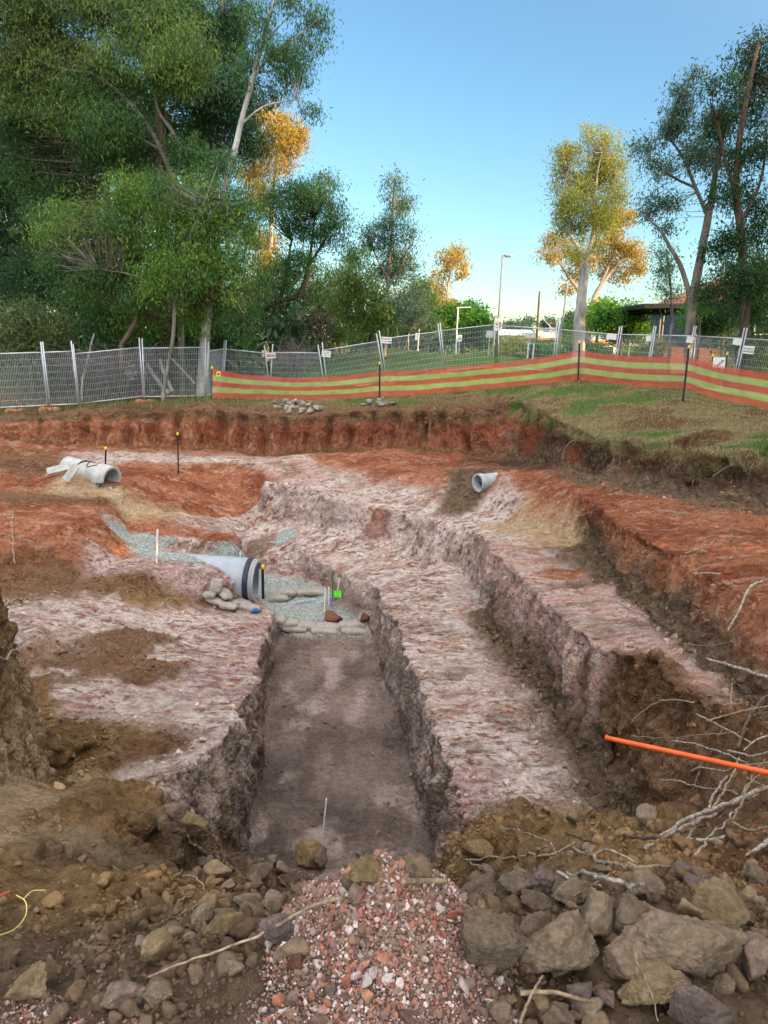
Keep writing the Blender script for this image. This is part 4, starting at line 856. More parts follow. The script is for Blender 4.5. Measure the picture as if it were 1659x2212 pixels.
b2 = atY(562, 1307, 17.35); o = MB().bbox(b2 + np.array((0, 0, .42)), (.075, .03, .95), .006, np.array(Matrix.Rotation(R(3), 3, 'Y'))).build('timber_batten', M['white']); setprops(o, 'off white batten standing beside the stake at the big pipe mouth', 'batten')
M['green'] = mat_two('fluoro_green', (.10, .75, .05), (.16, .90, .08), 8, .5, 0, 0, .001); M['dkgreen'] = mat_two('green_steel', (.02, .09, .03), (.05, .16, .05), 8, .6, 0, 0, .001)
fb, ft = atY(718, 1312, yb + .35), atY(719.5, 1234, yb + .35); fl_ = empty('flag_stake', tuple(fb), label='thin green stake with a fluorescent green flag by the white pegs', cat='marker')
MB().tube([np.zeros(3), ft - fb], .013, 6).build('rod', M['dkgreen'], fl_)
V = []; s_ = np.linalg.norm(fb) / FPX
for i in range(9):
    x = i / 8 * 21 * s_ - 2 * s_
    for j in range(4): V.append((x, .02 * math.sin(i * 1.3) - .01, 38 * s_ - j / 3 * 11 * s_ - .008 * i * (j > 1)))
F = [(i * 4 + j, i * 4 + j + 1, (i + 1) * 4 + j + 1, (i + 1) * 4 + j) for i in range(8) for j in range(3)]
V = np.array(V); V2 = V + np.array((0, .004, 0)); mk('flag', np.concatenate([V, V2]), F + [tuple(32 + 4 + v if False else v + 36 for v in f[::-1]) for f in F], M['green'], fl_)
# blue marking paint scrawl on the gravel, scrap rope
for k, (pts, lb) in enumerate([([(690, 1347), (700, 1342), (712, 1340), (722, 1338)], 'crumpled strip of blue string behind the trench sandbags'), ([(717, 1341), (719, 1330), (716, 1320), (720, 1312)], 'short upright twist of blue string by the red boulder'), ([(640, 1306), (652, 1304), (666, 1303), (680, 1301)], 'faint blue string lying on the gravel bed')]):
    P = [gp(*q_) + np.array((0, 0, .02 + (.012 * i_ * 8 if k == 1 else 0))) for i_, q_ in enumerate(pts)]; tube_thing('string', curve(P, 24, .02, k), .008, M['blue'], lb, 'string', 'blue string scraps', 5)

# ------------------------------------------------------------------ clods of earth and boulders
def ico(sub):
    bm = bmesh.new(); bmesh.ops.create_icosphere(bm, subdivisions=sub, radius=1.0); bm.verts.index_update(); V = np.array([v.co[:] for v in bm.verts]); F = np.array([[v.index for v in f.verts] for f in bm.faces]); bm.free(); return V, F
ICO = {k: ico(k) for k in (1, 2, 3, 4, 5, 6)}
def clod(sub, seed, size, planes=10, soft=13.0, rough=.12):
    U, F = ICO[sub]; r = np.random.default_rng(seed); n = r.normal(size=(planes, 3)); n /= np.linalg.norm(n, axis=1)[:, None]; d_ = r.uniform(.55, 1.0, planes)
    q = np.maximum(U @ n.T, 1e-3) / d_; rad = 1.0 / (np.sum(q ** soft, axis=1) ** (1 / soft)); rad = np.minimum(rad, 1.5)
    V = U * rad[:, None]; V = V / np.max(np.abs(V), axis=0)
    k = seed * 1.37
    disp = rough * fbm(V + k, 1.7, 3, seed) + (rough * .75 * fbm(V + k, 4.5, 4, seed + 1) if sub > 2 else 0)
    if sub >= 5: disp = disp + rough * .5 * fbm(V + k, 3.2, 3, seed + 9) - rough * .8 * np.abs(fbm(V + k, 9, 4, seed + 2)) + rough * .4 * fbm(V + k, 28, 2, seed + 7) - rough * .5 * sstep(.25, .5, fbm(V + k, 3.2, 3, seed + 5)) * .4
    V = V * (1 + disp)[:, None]; return V * np.array(size), F
CL1, CL2, CL3 = lin(142, 125, 106), lin(124, 109, 93), lin(146, 128, 100)
def big_clod(px, py, wpx, hpx, dpx, rot, seed, label, tone=0, name='clod', planes=11, sink=.25):
    """centre pixel, half width/height in pixels of the photograph at 1659 wide; rests on the ground"""
    base = gp(px, py + hpx * .72); s_ = (np.linalg.norm(base)) / FPX; sz = (wpx * s_, dpx * s_, hpx * s_)
    V, F = clod(6 if wpx > 55 else 5 if wpx > 28 else 4, seed, sz, planes); Rm = np.array(Matrix.Rotation(rot, 3, 'Y') @ Matrix.Rotation(seed * .7 % 6.28, 3, 'Z')); V0 = V / np.array(sz); V0 = V0 / np.max(np.abs(V0), axis=0);
    V = (V0 @ np.array(Matrix.Rotation(seed * .9, 3, 'Z')).T) * np.array(sz); V = V @ np.array(Matrix.Rotation(rot, 3, 'Y')).T
    base_c = (CL1, CL2, CL3, lin(124, 108, 102), lin(132, 114, 84), lin(112, 78, 62), lin(142, 124, 110))[tone]
    n_ = fbm(V / s_ / 60 + seed, 1.3, 4, seed); c = base_c * (1 + .25 * n_[:, None]); c = mx(c, base_c * np.array((.62, .58, .55)), sstep(.1, .5, fbm(V / s_ / 25 + seed, 1.2, 4, seed + 3)) * .6)
    o = mk(name, V, F, M['clod'], None, c); lo = V[:, 2].min(); o.location = (base[0], base[1] + sz[1] * .3, base[2] - lo - hpx * s_ * sink); setprops(o, label, 'clod of earth' if name == 'clod' else 'stone', 'large clods of earth along the near edge' if name == 'clod' else None); return o
CLODS = [(1068, 2050, 68, 78, 60, .15, 3, 'largest upright flat topped grey clod beside the dark gap by the pebble heap', 1), (1215, 2050, 92, 74, 70, -.3, 5, 'huge rounded clod right of the upright flat topped clod', 0), (1480, 2075, 120, 72, 70, .1, 8, 'longest lumpy two humped clod at the lower right', 0),
         (1570, 1978, 66, 52, 50, .1, 12, 'big yellowish clod near the right edge', 2), (1290, 1975, 46, 62, 48, .5, 14, 'tall leaning clod behind the huge rounded clod', 0), (1375, 1990, 40, 56, 40, -.4, 17, 'narrow upright clod between leaning clod and gravelly bank', 1), (1395, 1925, 48, 34, 36, .2, 19, 'pale wedge clod at the top of the pile', 0),
         (1405, 2000, 54, 32, 36, -.1, 21, 'flat pale clod behind the two humped clod', 0), (1340, 2090, 50, 46, 40, .3, 23, 'medium clod between the huge rounded and two humped clods', 0), (1415, 2140, 64, 40, 44, 0, 26, 'rough pale clod in front of the two humped clod', 2), (1500, 2200, 62, 60, 50, .3, 29, 'purplish grey slab clod at the bottom edge', 3),
         (1160, 2010, 34, 30, 30, .2, 31, 'small crumbly clod wedged atop the huge rounded clod', 1), (1115, 1920, 36, 26, 30, 0, 33, 'round grey clod behind the pebble heap', 1), (1045, 1925, 44, 40, 36, .2, 35, 'crumbly clod right behind the pebble heap', 1), (1180, 1900, 48, 30, 34, .1, 37, 'dark angular clod under pale roots', 3), (1160, 1955, 30, 24, 24, 0, 39, 'egg shaped clod beside the dark angular one', 1), (1235, 1935, 36, 28, 28, 0, 41, 'brown clod left of the pale root fork', 0),
         (668, 1855, 34, 30, 30, .2, 43, 'yellow brown clod at the foot of the lone white peg', 4), (795, 1880, 40, 34, 36, -.2, 45, 'large yellow brown clod just behind the pebble heap', 4), (1030, 1840, 34, 26, 30, 0, 47, 'round olive clod below the right trench corner', 4), (410, 1785, 40, 34, 36, .2, 49, 'olive clod at the lower left trench corner', 4), (370, 1760, 30, 22, 26, 0, 51, 'dark clod above the left corner clod', 1), (560, 1890, 26, 22, 24, 0, 53, 'small brown clod left of the dark slab', 1),
         (612, 2010, 40, 38, 34, .3, 55, 'dark flat clod shading the gap left of the pebble heap', 3), (485, 2000, 36, 32, 30, 0, 57, 'olive clod above the long thin root', 4), (590, 1950, 30, 26, 26, 0, 59, 'brown lump beside the start of the long root', 0), (545, 1905, 22, 18, 18, .2, 61, 'small dark lump in the left spoil', 1), (500, 1995, 24, 20, 20, 0, 63, 'small round lump by the long root', 0), (325, 2065, 38, 36, 34, .2, 65, 'pyramid shaped brown clod below the left end of the long root', 2), (60, 2130, 46, 34, 36, 0, 67, 'brown clod near the lower left corner', 2), (270, 2160, 44, 32, 36, .1, 69, 'pale pinkish clod at lower left', 6), (335, 2155, 34, 24, 28, 0, 71, 'rounded brown clod right of the pale pinkish clod', 0),
         (715, 2140, 14, 20, 14, 0, 73, 'thin dark stub of clod below the pebble heap', 3), (1245, 1770, 20, 17, 18, 0, 75, 'dark lump on the near end of the mottled bench', 1), (1395, 1768, 26, 20, 22, 0, 77, 'brown lump in the toe of the right bank', 0), (1300, 1880, 20, 16, 16, 0, 79, 'small olive stone among the pale roots', 2), (640, 2085, 16, 20, 16, 0, 81, 'brown upright cobble at the left foot of the pebble heap', 5), (608, 2058, 22, 20, 20, 0, 83, 'pinkish white cobble at the left foot of the pebble heap', 6), (505, 2095, 22, 18, 18, 0, 85, 'pale lilac cobble below the long root', 6), (632, 2160, 12, 13, 12, 0, 87, 'white pebble low in the gravel slope', 6), (1255, 2160, 36, 34, 30, .2, 89, 'dark grey clod below the huge rounded clod', 3), (1210, 2200, 40, 36, 34, 0, 91, 'dark clod at the bottom edge of the pile', 1), (1310, 2160, 24, 20, 20, 0, 93, 'small grey clod left of the rough pale clod', 3), (1630, 2080, 30, 60, 40, .4, 95, 'tan slab of earth at the right edge', 6)]
for a in CLODS: big_clod(*a)
rq = np.random.default_rng(77)          # the rest of the heap of clods: smaller, alike
for k in range(84):
    px, py = (rq.uniform(1000, 1640), rq.uniform(1868, 2205)) if k < 58 else (rq.uniform(380, 960), rq.uniform(1845, 1990))
    if 640 < px < 1000 and py > 1885: continue
    a_ = rq.uniform(11, 27); big_clod(px, py, a_, a_ * rq.uniform(.7, 1), a_ * .9, rq.uniform(-.4, .4), 1000 + k, 'small grey brown clod of earth among the loose lumps of the near edge', int(rq.integers(0, 4)), sink=.35)['group'] = 'small clods of earth along the near edge'
big_clod(716, 1337, 24, 13, 20, .1, 97, 'red brown boulder behind the trench sandbags', 5, 'boulder')
big_clod(790, 1336, 14, 14, 14, .1, 99, 'dark red boulder in the right corner behind the sandbags', 5, 'boulder')
#@@END_OBJ
# ------------------------------------------------------------------ roots, branches and sticks
def on_ground(pts, f=0.985):
    d_ = np.array([np.linalg.norm(gp(x, y)) for x, y in pts]) * f; t = np.cumsum([0] + [math.hypot(a[0] - b[0], a[1] - b[1]) for a, b in zip(pts[:-1], pts[1:])]); k = np.polyfit(t, d_, 1 if len(pts) < 5 or f < .96 else 2) if len(pts) > 2 else np.polyfit(t, d_, 1)
    l = np.polyval(k, t); l = l - max(0, np.max(l - d_)) * .8
    return [np.array(Vector(ray(x, y)).normalized()) * q for (x, y), q in zip(pts, l)]
def stick(pts, r0, r1, mat, label, f=.985, name='root', cat='root', group=None, wig=.03, n=30, seed=None, px=True):
    seed = int(abs(pts[0][0] * 3 + pts[0][1])) if seed is None else seed
    G_ = on_ground(pts, f) if px else pts; wig = wig * .55 * np.linalg.norm(G_[-1] - G_[0]); P = curve(G_, n, wig, seed); r = np.linspace(r0, r1, n) * (.68 if r0 > .012 else .82) * (1 + .12 * fbm(np.linspace(0, 9, n)[:, None] * np.array((1, 0, 0)) + seed, 1.3, 3, seed))
    return tube_thing(name, P, r, M[mat], label, cat, group, 7)
RG = 'dry roots over the near edge'
for pts, r0, r1, m_, lb, f in [
    ([(320, 2110), (400, 2080), (475, 2053), (540, 2028), (600, 1998), (675, 1958), (740, 1940)], .0035, .006, 'root', 'long thin pale root running diagonally up to the pebble heap', .975),
    ([(949, 1818), (1014, 1863), (1094, 1890)], .008, .005, 'paleroot', 'pale root slanting down from the right trench corner', .98),
    ([(1004, 1858), (1089, 1853), (1139, 1848), (1184, 1828)], .011, .006, 'root', 'wavy pale root lying across the yellow soil', .98),
    ([(1069, 1793), (1114, 1790), (1149, 1805), (1189, 1823), (1199, 1845)], .006, .004, 'paleroot', 'thin arched root above the wavy pale root', .98),
    ([(1154, 1850), (1199, 1843), (1244, 1818)], .009, .005, 'root', 'short root pointing up right beside the arched root', .98),
    ([(1189, 1853), (1224, 1883), (1264, 1890), (1309, 1895), (1359, 1910), (1394, 1913)], .013, .008, 'paleroot', 'thickest pale root curving right over the clods', .97),
    ([(1204, 1883), (1244, 1905), (1299, 1915)], .009, .006, 'paleroot', 'pale root lying just below the thickest one', .97),
    ([(1234, 1830), (1269, 1845), (1309, 1863), (1359, 1870), (1444, 1873)], .010, .006, 'root', 'long straight pale root above the thickest one', .975),
    ([(1279, 1848), (1309, 1836), (1344, 1848), (1379, 1866)], .008, .005, 'root', 'humped root crossing the long straight one', .97),
    ([(1224, 1800), (1279, 1818), (1329, 1810), (1424, 1810)], .010, .008, 'darkroot', 'dark root lying along the foot of the mottled bench', .98),
    ([(869, 1903), (964, 1903)], .009, .008, 'root', 'short straight root behind the top of the pebble heap', .975),
    ([(1324, 1963), (1359, 2028), (1379, 2078), (1404, 2143), (1424, 2208)], .0022, .0018, 'root', 'thread of root hanging over the two humped clod', .955),
    ([(1124, 2145), (1189, 2143), (1254, 2158), (1279, 2165)], .008, .004, 'root', 'pale root under the huge rounded clod', .97),
    ([(1124, 2208), (1139, 2168), (1159, 2128), (1172, 2108)], .005, .003, 'root', 'thin upright root at the bottom edge below the huge clod', .95),
    ([(380, 1890), (425, 1898), (440, 1923), (385, 1945)], .005, .003, 'root', 'hooked pale rootlet in the left spoil', .98),
    ([(350, 1990), (390, 1975), (440, 1945)], .002, .002, 'root', 'hair thin rootlet in the left spoil', .98),
    ([(600, 1892), (610, 1905), (620, 1915)], .004, .003, 'root', 'stub of root by the small brown clod', .97),
    ([(1605, 1905), (1630, 1935), (1659, 1965)], .003, .002, 'root', 'thin rootlet hanging down at the right edge', .97),
    ([(1240, 1935), (1290, 1905), (1330, 1880)], .004, .003, 'root', 'slim root leaning on the tall clods', .965)]:
    stick(pts, r0, r1, m_, lb, f, group=RG, wig=.02)
BG = 'dead branches heaped on the right bank'
def zb(*p): return [(x * .2917 + 1175, y * .2917 + 1417) for x, y in p]
for pts, r0, r1, m_, lb, f in [
    (zb((850, 1340), (1000, 1250), (1150, 1170), (1300, 1120), (1450, 1070), (1659, 970), (1800, 900)), .013, .024, 'paleroot', 'thickest pale speckled branch rising to the right edge', .93),
    (zb((750, 1420), (900, 1340), (1050, 1270), (1200, 1190), (1400, 1080), (1620, 990)), .008, .016, 'paleroot', 'pale branch lying against the thickest one', .94),
    (zb((1120, 1470), (1250, 1330), (1380, 1190), (1450, 1110), (1520, 960)), .006, .010, 'paleroot', 'branch crossing under the thickest one from low left', .92),
    (zb((1070, 1350), (1180, 1180), (1250, 1060), (1350, 890)), .008, .013, 'paleroot', 'upright branch crossing behind the thickest one', .95),
    (zb((1250, 1130), (1330, 1000), (1400, 880), (1450, 760)), .012, .008, 'root', 'thin branch reaching up to the orange conduit', .94),
    (zb((850, 915), (1000, 930), (1130, 970), (1280, 990), (1430, 1020)), .009, .007, 'paleroot', 'pale branch just below the orange conduit', .94),
    (zb((650, 590), (750, 605), (950, 605), (1250, 580), (1380, 570)), .006, .004, 'root', 'thin twig above the orange conduit', .96),
    (zb((950, 630), (1100, 650), (1250, 690), (1400, 750), (1500, 790)), .010, .008, 'paleroot', 'pale branch running alongside the orange conduit', .94),
    (zb((1080, 860), (1150, 825), (1250, 840), (1350, 850), (1450, 815), (1659, 790)), .009, .008, 'paleroot', 'kinked pale branch under the conduit tip', .93),
    (zb((640, 500), (750, 400), (850, 340), (960, 325), (1110, 345)), .014, .012, 'root', 'curved root drooping over the edge of the pink bench', .985),
    (zb((1200, 20), (1400, 75), (1520, 110), (1659, 165), (1800, 220)), .022, .030, 'paleroot', 'stout pale branch lying on the pink bench at right', .985),
    (zb((1130, 430), (1250, 490), (1400, 570), (1530, 640)), .009, .012, 'root', 'straight branch sloping down right above the heap', .95),
    (zb((1800, 560), (1659, 590), (1560, 630), (1480, 700)), .014, .008, 'paleroot', 'bent pale branch end at the right edge', .93),
    (zb((980, 1350), (1200, 1365), (1380, 1330)), .012, .010, 'paleroot', 'level pale branch at the foot of the heap', .95),
    (zb((1440, 680), (1500, 500), (1600, 340), (1720, 260)), .018, .026, 'darkroot', 'dark thick root curving up at the right', .97),
    (zb((1115, 960), (1150, 860), (1185, 760)), .016, .014, 'darkroot', 'dark stub standing under the conduit', .96),
    (zb((1500, 1470), (1580, 1430), (1659, 1370), (1760, 1300)), .006, .016, 'paleroot', 'short pale branch low at the right edge', .95),
    (zb((1200, 480), (1350, 440), (1500, 400), (1720, 360)), .006, .008, 'root', 'thin pale twig high in the heap', .94),
    (zb((1300, 1200), (1420, 1080), (1520, 960), (1640, 830)), .006, .005, 'root', 'straight twig fanning up right from the thickest branch', .91),
    (zb((1400, 1230), (1520, 1290), (1700, 1260)), .006, .006, 'root', 'thin twig low at the right of the heap', .94),
    (zb((1400, 1210), (1440, 1120), (1540, 900), (1640, 760)), .005, .004, 'root', 'second straight twig fanning up right', .90),
    (zb((1360, 700), (1450, 720), (1560, 740), (1700, 700)), .010, .010, 'paleroot', 'knotted pale branch where the conduit enters the heap', .92),
    (zb((1500, 900), (1600, 950), (1720, 1000)), .006, .008, 'root', 'twig sloping down at the right edge under the conduit', .90),
    (zb((1390, 380), (1385, 300), (1395, 200)), .012, .006, 'root', 'upright splintered stub on the pink bench', .97)]:
    stick(pts, r0, r1, m_, lb, f, 'branch', 'branch', BG, .018)
for pts, r0, r1, m_, lb, f in [
    ([(1572, 1363), (1594, 1323), (1621, 1268), (1648, 1255)], .012, .022, 'paleroot', 'pale forked root hanging down the red bank at right', .97),
    ([(1497, 1239), (1530, 1238), (1556, 1240)], .012, .014, 'paleroot', 'short level root stub in the red bank', .98),
    ([(1480, 1195), (1505, 1188), (1529, 1193)], .016, .012, 'root', 'splintered root on the lip of the red bank', .985),
    ([(1248, 1116), (1270, 1108), (1290, 1100)], .016, .010, 'root', 'root poking out at the corner of the red bank', .985),
    ([(1420, 1103), (1455, 1106), (1490, 1110)], .018, .014, 'root', 'stick lying on the red upper bench', .99),
    ([(1540, 1030), (1560, 1015), (1585, 1002)], .014, .010, 'root', 'small root in the dark bank below the grass', .985),
    ([(1215, 995), (1220, 970), (1232, 955), (1245, 950)], .012, .010, 'root', 'arched root in the dark corner bank', .98),
    ([(1300, 1285), (1340, 1290), (1385, 1275)], .006, .005, 'root', 'slim twig lying on the pink bench', .99),
    ([(1330, 1300), (1390, 1330), (1430, 1335)], .006, .005, 'darkroot', 'dark twig lying on the pink bench', .99),
    ([(1470, 1390), (1530, 1395), (1580, 1385)], .006, .005, 'root', 'thin stick on the nearer part of the pink bench', .99),
    ([(0, 1152), (31, 1160), (58, 1167), (77, 1171)], .010, .008, 'root', 'pale root reaching in from the left edge over the orange block', .6),
    ([(29, 1105), (27, 1134), (27, 1166), (31, 1218)], .012, .010, 'root', 'upright root hanging at the left edge', .6),
    ([(-20, 1310), (30, 1301), (72, 1291)], .035, .012, 'root', 'frayed thick root stub sticking out of the left bank', .94),
    ([(-20, 1436), (30, 1406), (75, 1376), (102, 1366)], .020, .005, 'paleroot', 'split pale stick jutting from the left bank', .90),
    ([(8, 1475), (14, 1450), (20, 1432), (10, 1420)], .016, .012, 'darkroot', 'dark hooked root on the left bank', .95),
    ([(50, 1480), (62, 1500), (70, 1530), (78, 1545)], .012, .008, 'root', 'root trailing down the left bank', .97),
    ([(305, 916), (325, 914), (349, 911)], .030, .022, 'darkroot', 'dark lower branch end sticking out of the far bank', .985),
    ([(306, 913), (322, 905), (343, 897)], .026, .016, 'darkroot', 'dark upper branch end sticking out of the far bank', .98)]:
    stick(pts, r0, r1, m_, lb, f, wig=.03)
M['strap'] = mat_two('yellow_strap', (.55, .50, .12), (.68, .64, .22), 9, .6, 0, 0, .001); M['redstrap'] = mat_two('red_strap', (.6, .08, .06), (.7, .12, .09), 9, .6, 0, 0, .001)
stick([(-15, 2025), (30, 2008), (55, 1978), (55, 1948), (35, 1933)], .0021, .0021, 'strap', 'curved yellow green plastic strap at the left edge', .965, 'strap', 'strap', None, .004)
stick([(50, 1943), (70, 1925), (100, 1923)], .0021, .0021, 'strap', 'short yellow green strap end curling right', .965, 'strap', 'strap', None, .004)
stick([(-10, 1940), (8, 1931), (21, 1925)], .0035, .003, 'redstrap', 'bit of red strap at the left edge', .965, 'strap', 'strap', None, .003)

# ------------------------------------------------------------------ loose soil, pebbles, stones
def scatter_on(weight, n, seed):
    a, b, c = GV[GF[:, 0]], GV[GF[:, 1]], GV[GF[:, 2]]; ar = np.linalg.norm(np.cross(b - a, c - a), axis=1); p = ar * weight[GF].mean(1); p /= p.sum()
    r = np.random.default_rng(seed); f = r.choice(len(GF), n, p=p); u, v = r.random(n), r.random(n); k = u + v > 1; u[k], v[k] = 1 - u[k], 1 - v[k]
    P = a[f] + (b[f] - a[f]) * u[:, None] + (c[f] - a[f]) * v[:, None]; return P, GC[GF[f, 0]], GF[f, 0], r
def heapmesh(P, size, cols, sub, r, protos=None):
    U, F = ICO[sub]; n = len(P); q = r.normal(size=(n, 3, 3)); Q, _ = np.linalg.qr(q); nv = len(U)
    V0 = (protos[r.integers(0, len(protos), n)] if protos is not None else U[None]) * (1 + (.0 if protos is not None else .34) * r.normal(size=(n, nv, 1)) * (.55 if sub < 2 else .42 if sub < 3 else .16)); sc3 = np.stack([np.ones(n), r.uniform(.6, 1, n), r.uniform(.45, .9, n)], 1)
    V = np.einsum('nij,nvj->nvi', Q, V0 * sc3[:, None, :]) * size[:, None, None] + P[:, None, :]
    return V.reshape(-1, 3), (F[None] + (np.arange(n) * nv)[:, None, None]).reshape(-1, 3), np.repeat(cols, nv, 0)
px_, py_, dz_ = proj(GV); inview = (dz_ > .5) & (px_ > -60) & (px_ < 1720) & (py_ < 2300)
dens = (wt['d'] * 1.6 + wt['y'] + wt['b'] * .9 + wt['m'] * .5 + wt['r'] * .35 + wt['p'] * .25 + wt['w'] * .12 + wt['o'] * .12) * (1 - .8 * steep) * inview * (GV[:, 1] < 26)
dens = dens * (sstep(-.25, .5, fbm(GV, 1.1, 3, 301)) + .08) * (1 - .93 * sstep(.12, .35, heap(GV) * 4))
nearw = (GV[:, 1] < 7) / np.maximum(dist, 1.5) ** 1.6 * (.4 + .6 * sstep(-1.1, -.2, GV[:, 0] + .12 * (GV[:, 1] - 2)))
def proto(sub, k): return np.array([clod(sub, 800 + j, (1, 1, 1), 9, 8.0, .16)[0] for j in range(k)])
PR3, PR2 = proto(3, 14), proto(2, 14)
for nm, sub, n, s0, s1, wfun, pr in [('rubble', 3, 3600, .012, .050, dens * nearw, PR3), ('rubble', 2, 13000, .005, .016, dens * nearw, PR2), ('rubble', 1, 26000, .0025, .007, dens * nearw, None), ('rubble', 2, 9000, .014, .060, dens / np.maximum(dist, 3) ** 1.0 * (GV[:, 1] > 5.5), PR2)]:
    P, c, ix, r = scatter_on(wfun, n, 400 + n); sz = s0 * (s1 / s0) ** (r.random(n) ** 2.2); col = c * r.uniform(.88, 1.18, (n, 1)); col = np.where(r.random((n, 1)) < .025, lin(150, 132, 116) * .9, col)
    V, F, C_ = heapmesh(P + np.array((0, 0, 1)) * sz[:, None] * .2, sz, col, sub, r, pr); setprops(mk(nm, V, F, M['clod'], None, C_, smooth=sub > 2), kind='stuff')
# pebbles of the heap in the foreground
hx = np.exp(-(((GV[:, 0] - hp[0]) / .24) ** 2 + ((GV[:, 1] - hp[1] + .05) / .32) ** 2) * 1.0) + .22 * sstep(.40, 1.0, -GV[:, 0] * .5 + (1.90 - GV[:, 1]) * 1.2) * (GV[:, 1] < 1.95) * (GV[:, 0] < .25)
hx = np.where(hx + .12 * fbm(GV, 5, 3, 311) > .13, hx, 0) * inview * (GV[:, 1] < 3)
PALP = np.array([1.0, 1.03, 1.06]) * 1.15 * np.array([lin(134, 94, 84), lin(150, 116, 104), lin(176, 156, 148), lin(142, 100, 78), lin(108, 82, 74), lin(168, 156, 150), lin(120, 96, 80), lin(138, 88, 72), lin(118, 98, 88), lin(112, 96, 86), lin(126, 108, 96)])
for n, sub, s0, s1 in ((26000, 1, .0018, .0045), (9000, 2, .004, .0105), (330, 3, .010, .024)):
    P, c, ix, r = scatter_on(hx, n, 500 + n); sz = s0 * (s1 / s0) ** (r.random(n) ** 1.5); col = PALP[r.integers(0, len(PALP), n)] * r.uniform(.7, 1.2, (n, 1))
    V, F, C_ = heapmesh(P + np.array((0, 0, 1)) * sz[:, None] * .4, sz, col, sub, r, {1: None, 2: PR2, 3: PR3}[sub]); setprops(mk('pebbles', V, F, M['stone'], None, C_, smooth=False), kind='stuff')
# crushed grey gravel of the pipe bed
P, c, ix, r = scatter_on(wt['g'] * inview * (GV[:, 1] < 22), 14000, 520); sz = r.uniform(.006, .018, len(P)); V, F, C_ = heapmesh(P + np.array((0, 0, .006)), sz, lin(184, 192, 186) * r.uniform(.6, 1.2, (len(P), 1)), 1, r); setprops(mk('gravel', V, F, M['stone'], None, C_, smooth=False), kind='stuff')
# broken stones on the rim
r_ = np.random.default_rng(5)
for k in range(46):
    if k < 30: px, py = 650 + r_.normal() * 26, 880 + r_.normal() * 7
    elif k < 36: px, py = 600 + r_.normal() * 8, 878 + r_.normal() * 6
    else: px, py = 825 + r_.normal() * 24, 869 + r_.normal() * 4
    g_ = gp(px, py); sz = r_.uniform(.08, .19); V, F = clod(3, 600 + k, (sz, sz * .8, sz * .6), 9, 12, .05); c = lin(*[(132, 126, 118), (112, 106, 100), (150, 140, 126)][k % 3]); o = mk('rubble_stone', V, F, M['stone'], None, c * np.ones((len(V), 1)), False)
    o.location = tuple(g_ + np.array((0, 0, sz * .35))); o.rotation_euler = (0, 0, r_.uniform(0, 6)); setprops(o, 'pale broken stone in the rubble on the rim below the striped mesh', 'stone', 'pale broken stones on the rim')
for k in range(14):
    p = atY(552 + r_.normal() * 18, 811 + r_.normal() * 3, 36); sz = r_.uniform(.15, .3); V, F = clod(3, 700 + k, (sz, sz * .8, sz * .7), 9, 12, .05); o = mk('garden_rock', V, F, M['stone'], None, lin(110, 112, 118) * np.ones((len(V), 1)), False)
    o.location = (p[0], p[1], gz(p[0], p[1]) + sz * .5); setprops(o, 'grey rock in the heap behind the fence left of the scrub', 'rock', 'grey rocks behind the fence')

# grass: dry clippings on the bank, green tufts, rough growth at the fences
def blades(P, L, wd, cols, r, lean=.8):
    n = len(P); a = r.uniform(0, 2 * np.pi, n); t = np.abs(r.normal(size=n)) * lean; d_ = np.stack([np.sin(t) * np.cos(a), np.sin(t) * np.sin(a), np.maximum(np.cos(t), .05)], 1); s_ = np.stack([-np.sin(a + .3), np.cos(a + .3), np.zeros(n)], 1)
    A, B = P - s_ * wd[:, None], P + s_ * wd[:, None]; Mi = P + d_ * L[:, None] * .55; T = P + d_ * L[:, None]; T[:, 2] -= L * .18
    V = np.stack([A, B, Mi + s_ * wd[:, None] * .7, Mi - s_ * wd[:, None] * .7, T], 1).reshape(-1, 3); k = np.arange(n)[:, None] * 5
    return V, [k + np.array([[2, 4, 3]]), k + np.array([[0, 1, 2, 3]])], np.repeat(cols, 5, 0)
tw = wt['t'] * inview * (GV[:, 1] < 33) * (1 - steep)
P, c, ix, r = scatter_on(tw, 60000, 530); gmask = gr[ix]; n = len(P); col = np.where((gmask[:, None] + r.normal(size=(n, 1)) * .08) < -.12, lin(78, 118, 48), lin(172, 160, 118)) * r.uniform(.6, 1.15, (n, 1))
V, F, C_ = blades(P, r.uniform(.03, .11, n), r.uniform(.003, .006, n), col, r, 1.15); setprops(mk('grass', V, F, M['grass'], None, C_), kind='stuff')
rimL = [l for l in LINES if len(l) > 18 and abs(l[0][0] + 15.87) < .3][0]; rp_ = np.array([p[:3] for p in rimL]); rr_ = np.random.default_rng(12); n = 9000; k_ = rr_.integers(0, len(rp_) - 1, n); t_ = rr_.random((n, 1)); P = rp_[k_] * (1 - t_) + rp_[k_ + 1] * t_ + rr_.normal(size=(n, 3)) * np.array((.10, .12, 0))
gi = np.array([gz(x, y) for x, y in P[:, :2]]); P[:, 2] = gi; V, F, C_ = blades(P, rr_.uniform(.08, .26, n), rr_.uniform(.003, .007, n), np.where(rr_.random((n, 1)) < .7, lin(150, 132, 96), lin(92, 80, 58)) * rr_.uniform(.5, 1.1, (n, 1)), rr_, 1.5); V = V.reshape(-1, 5, 3); V[:, 4, 2] -= .10; V[:, 4, 1] -= .05; setprops(mk('grass', V.reshape(-1, 3), F, M['grass'], None, C_), kind='stuff')
edge = (wt['b'] + wt['t'] + wt['l']) * ((GV[:, 1] > 26.6) & (GV[:, 1] < 33)) * (px_ > -60) * (px_ < 520)
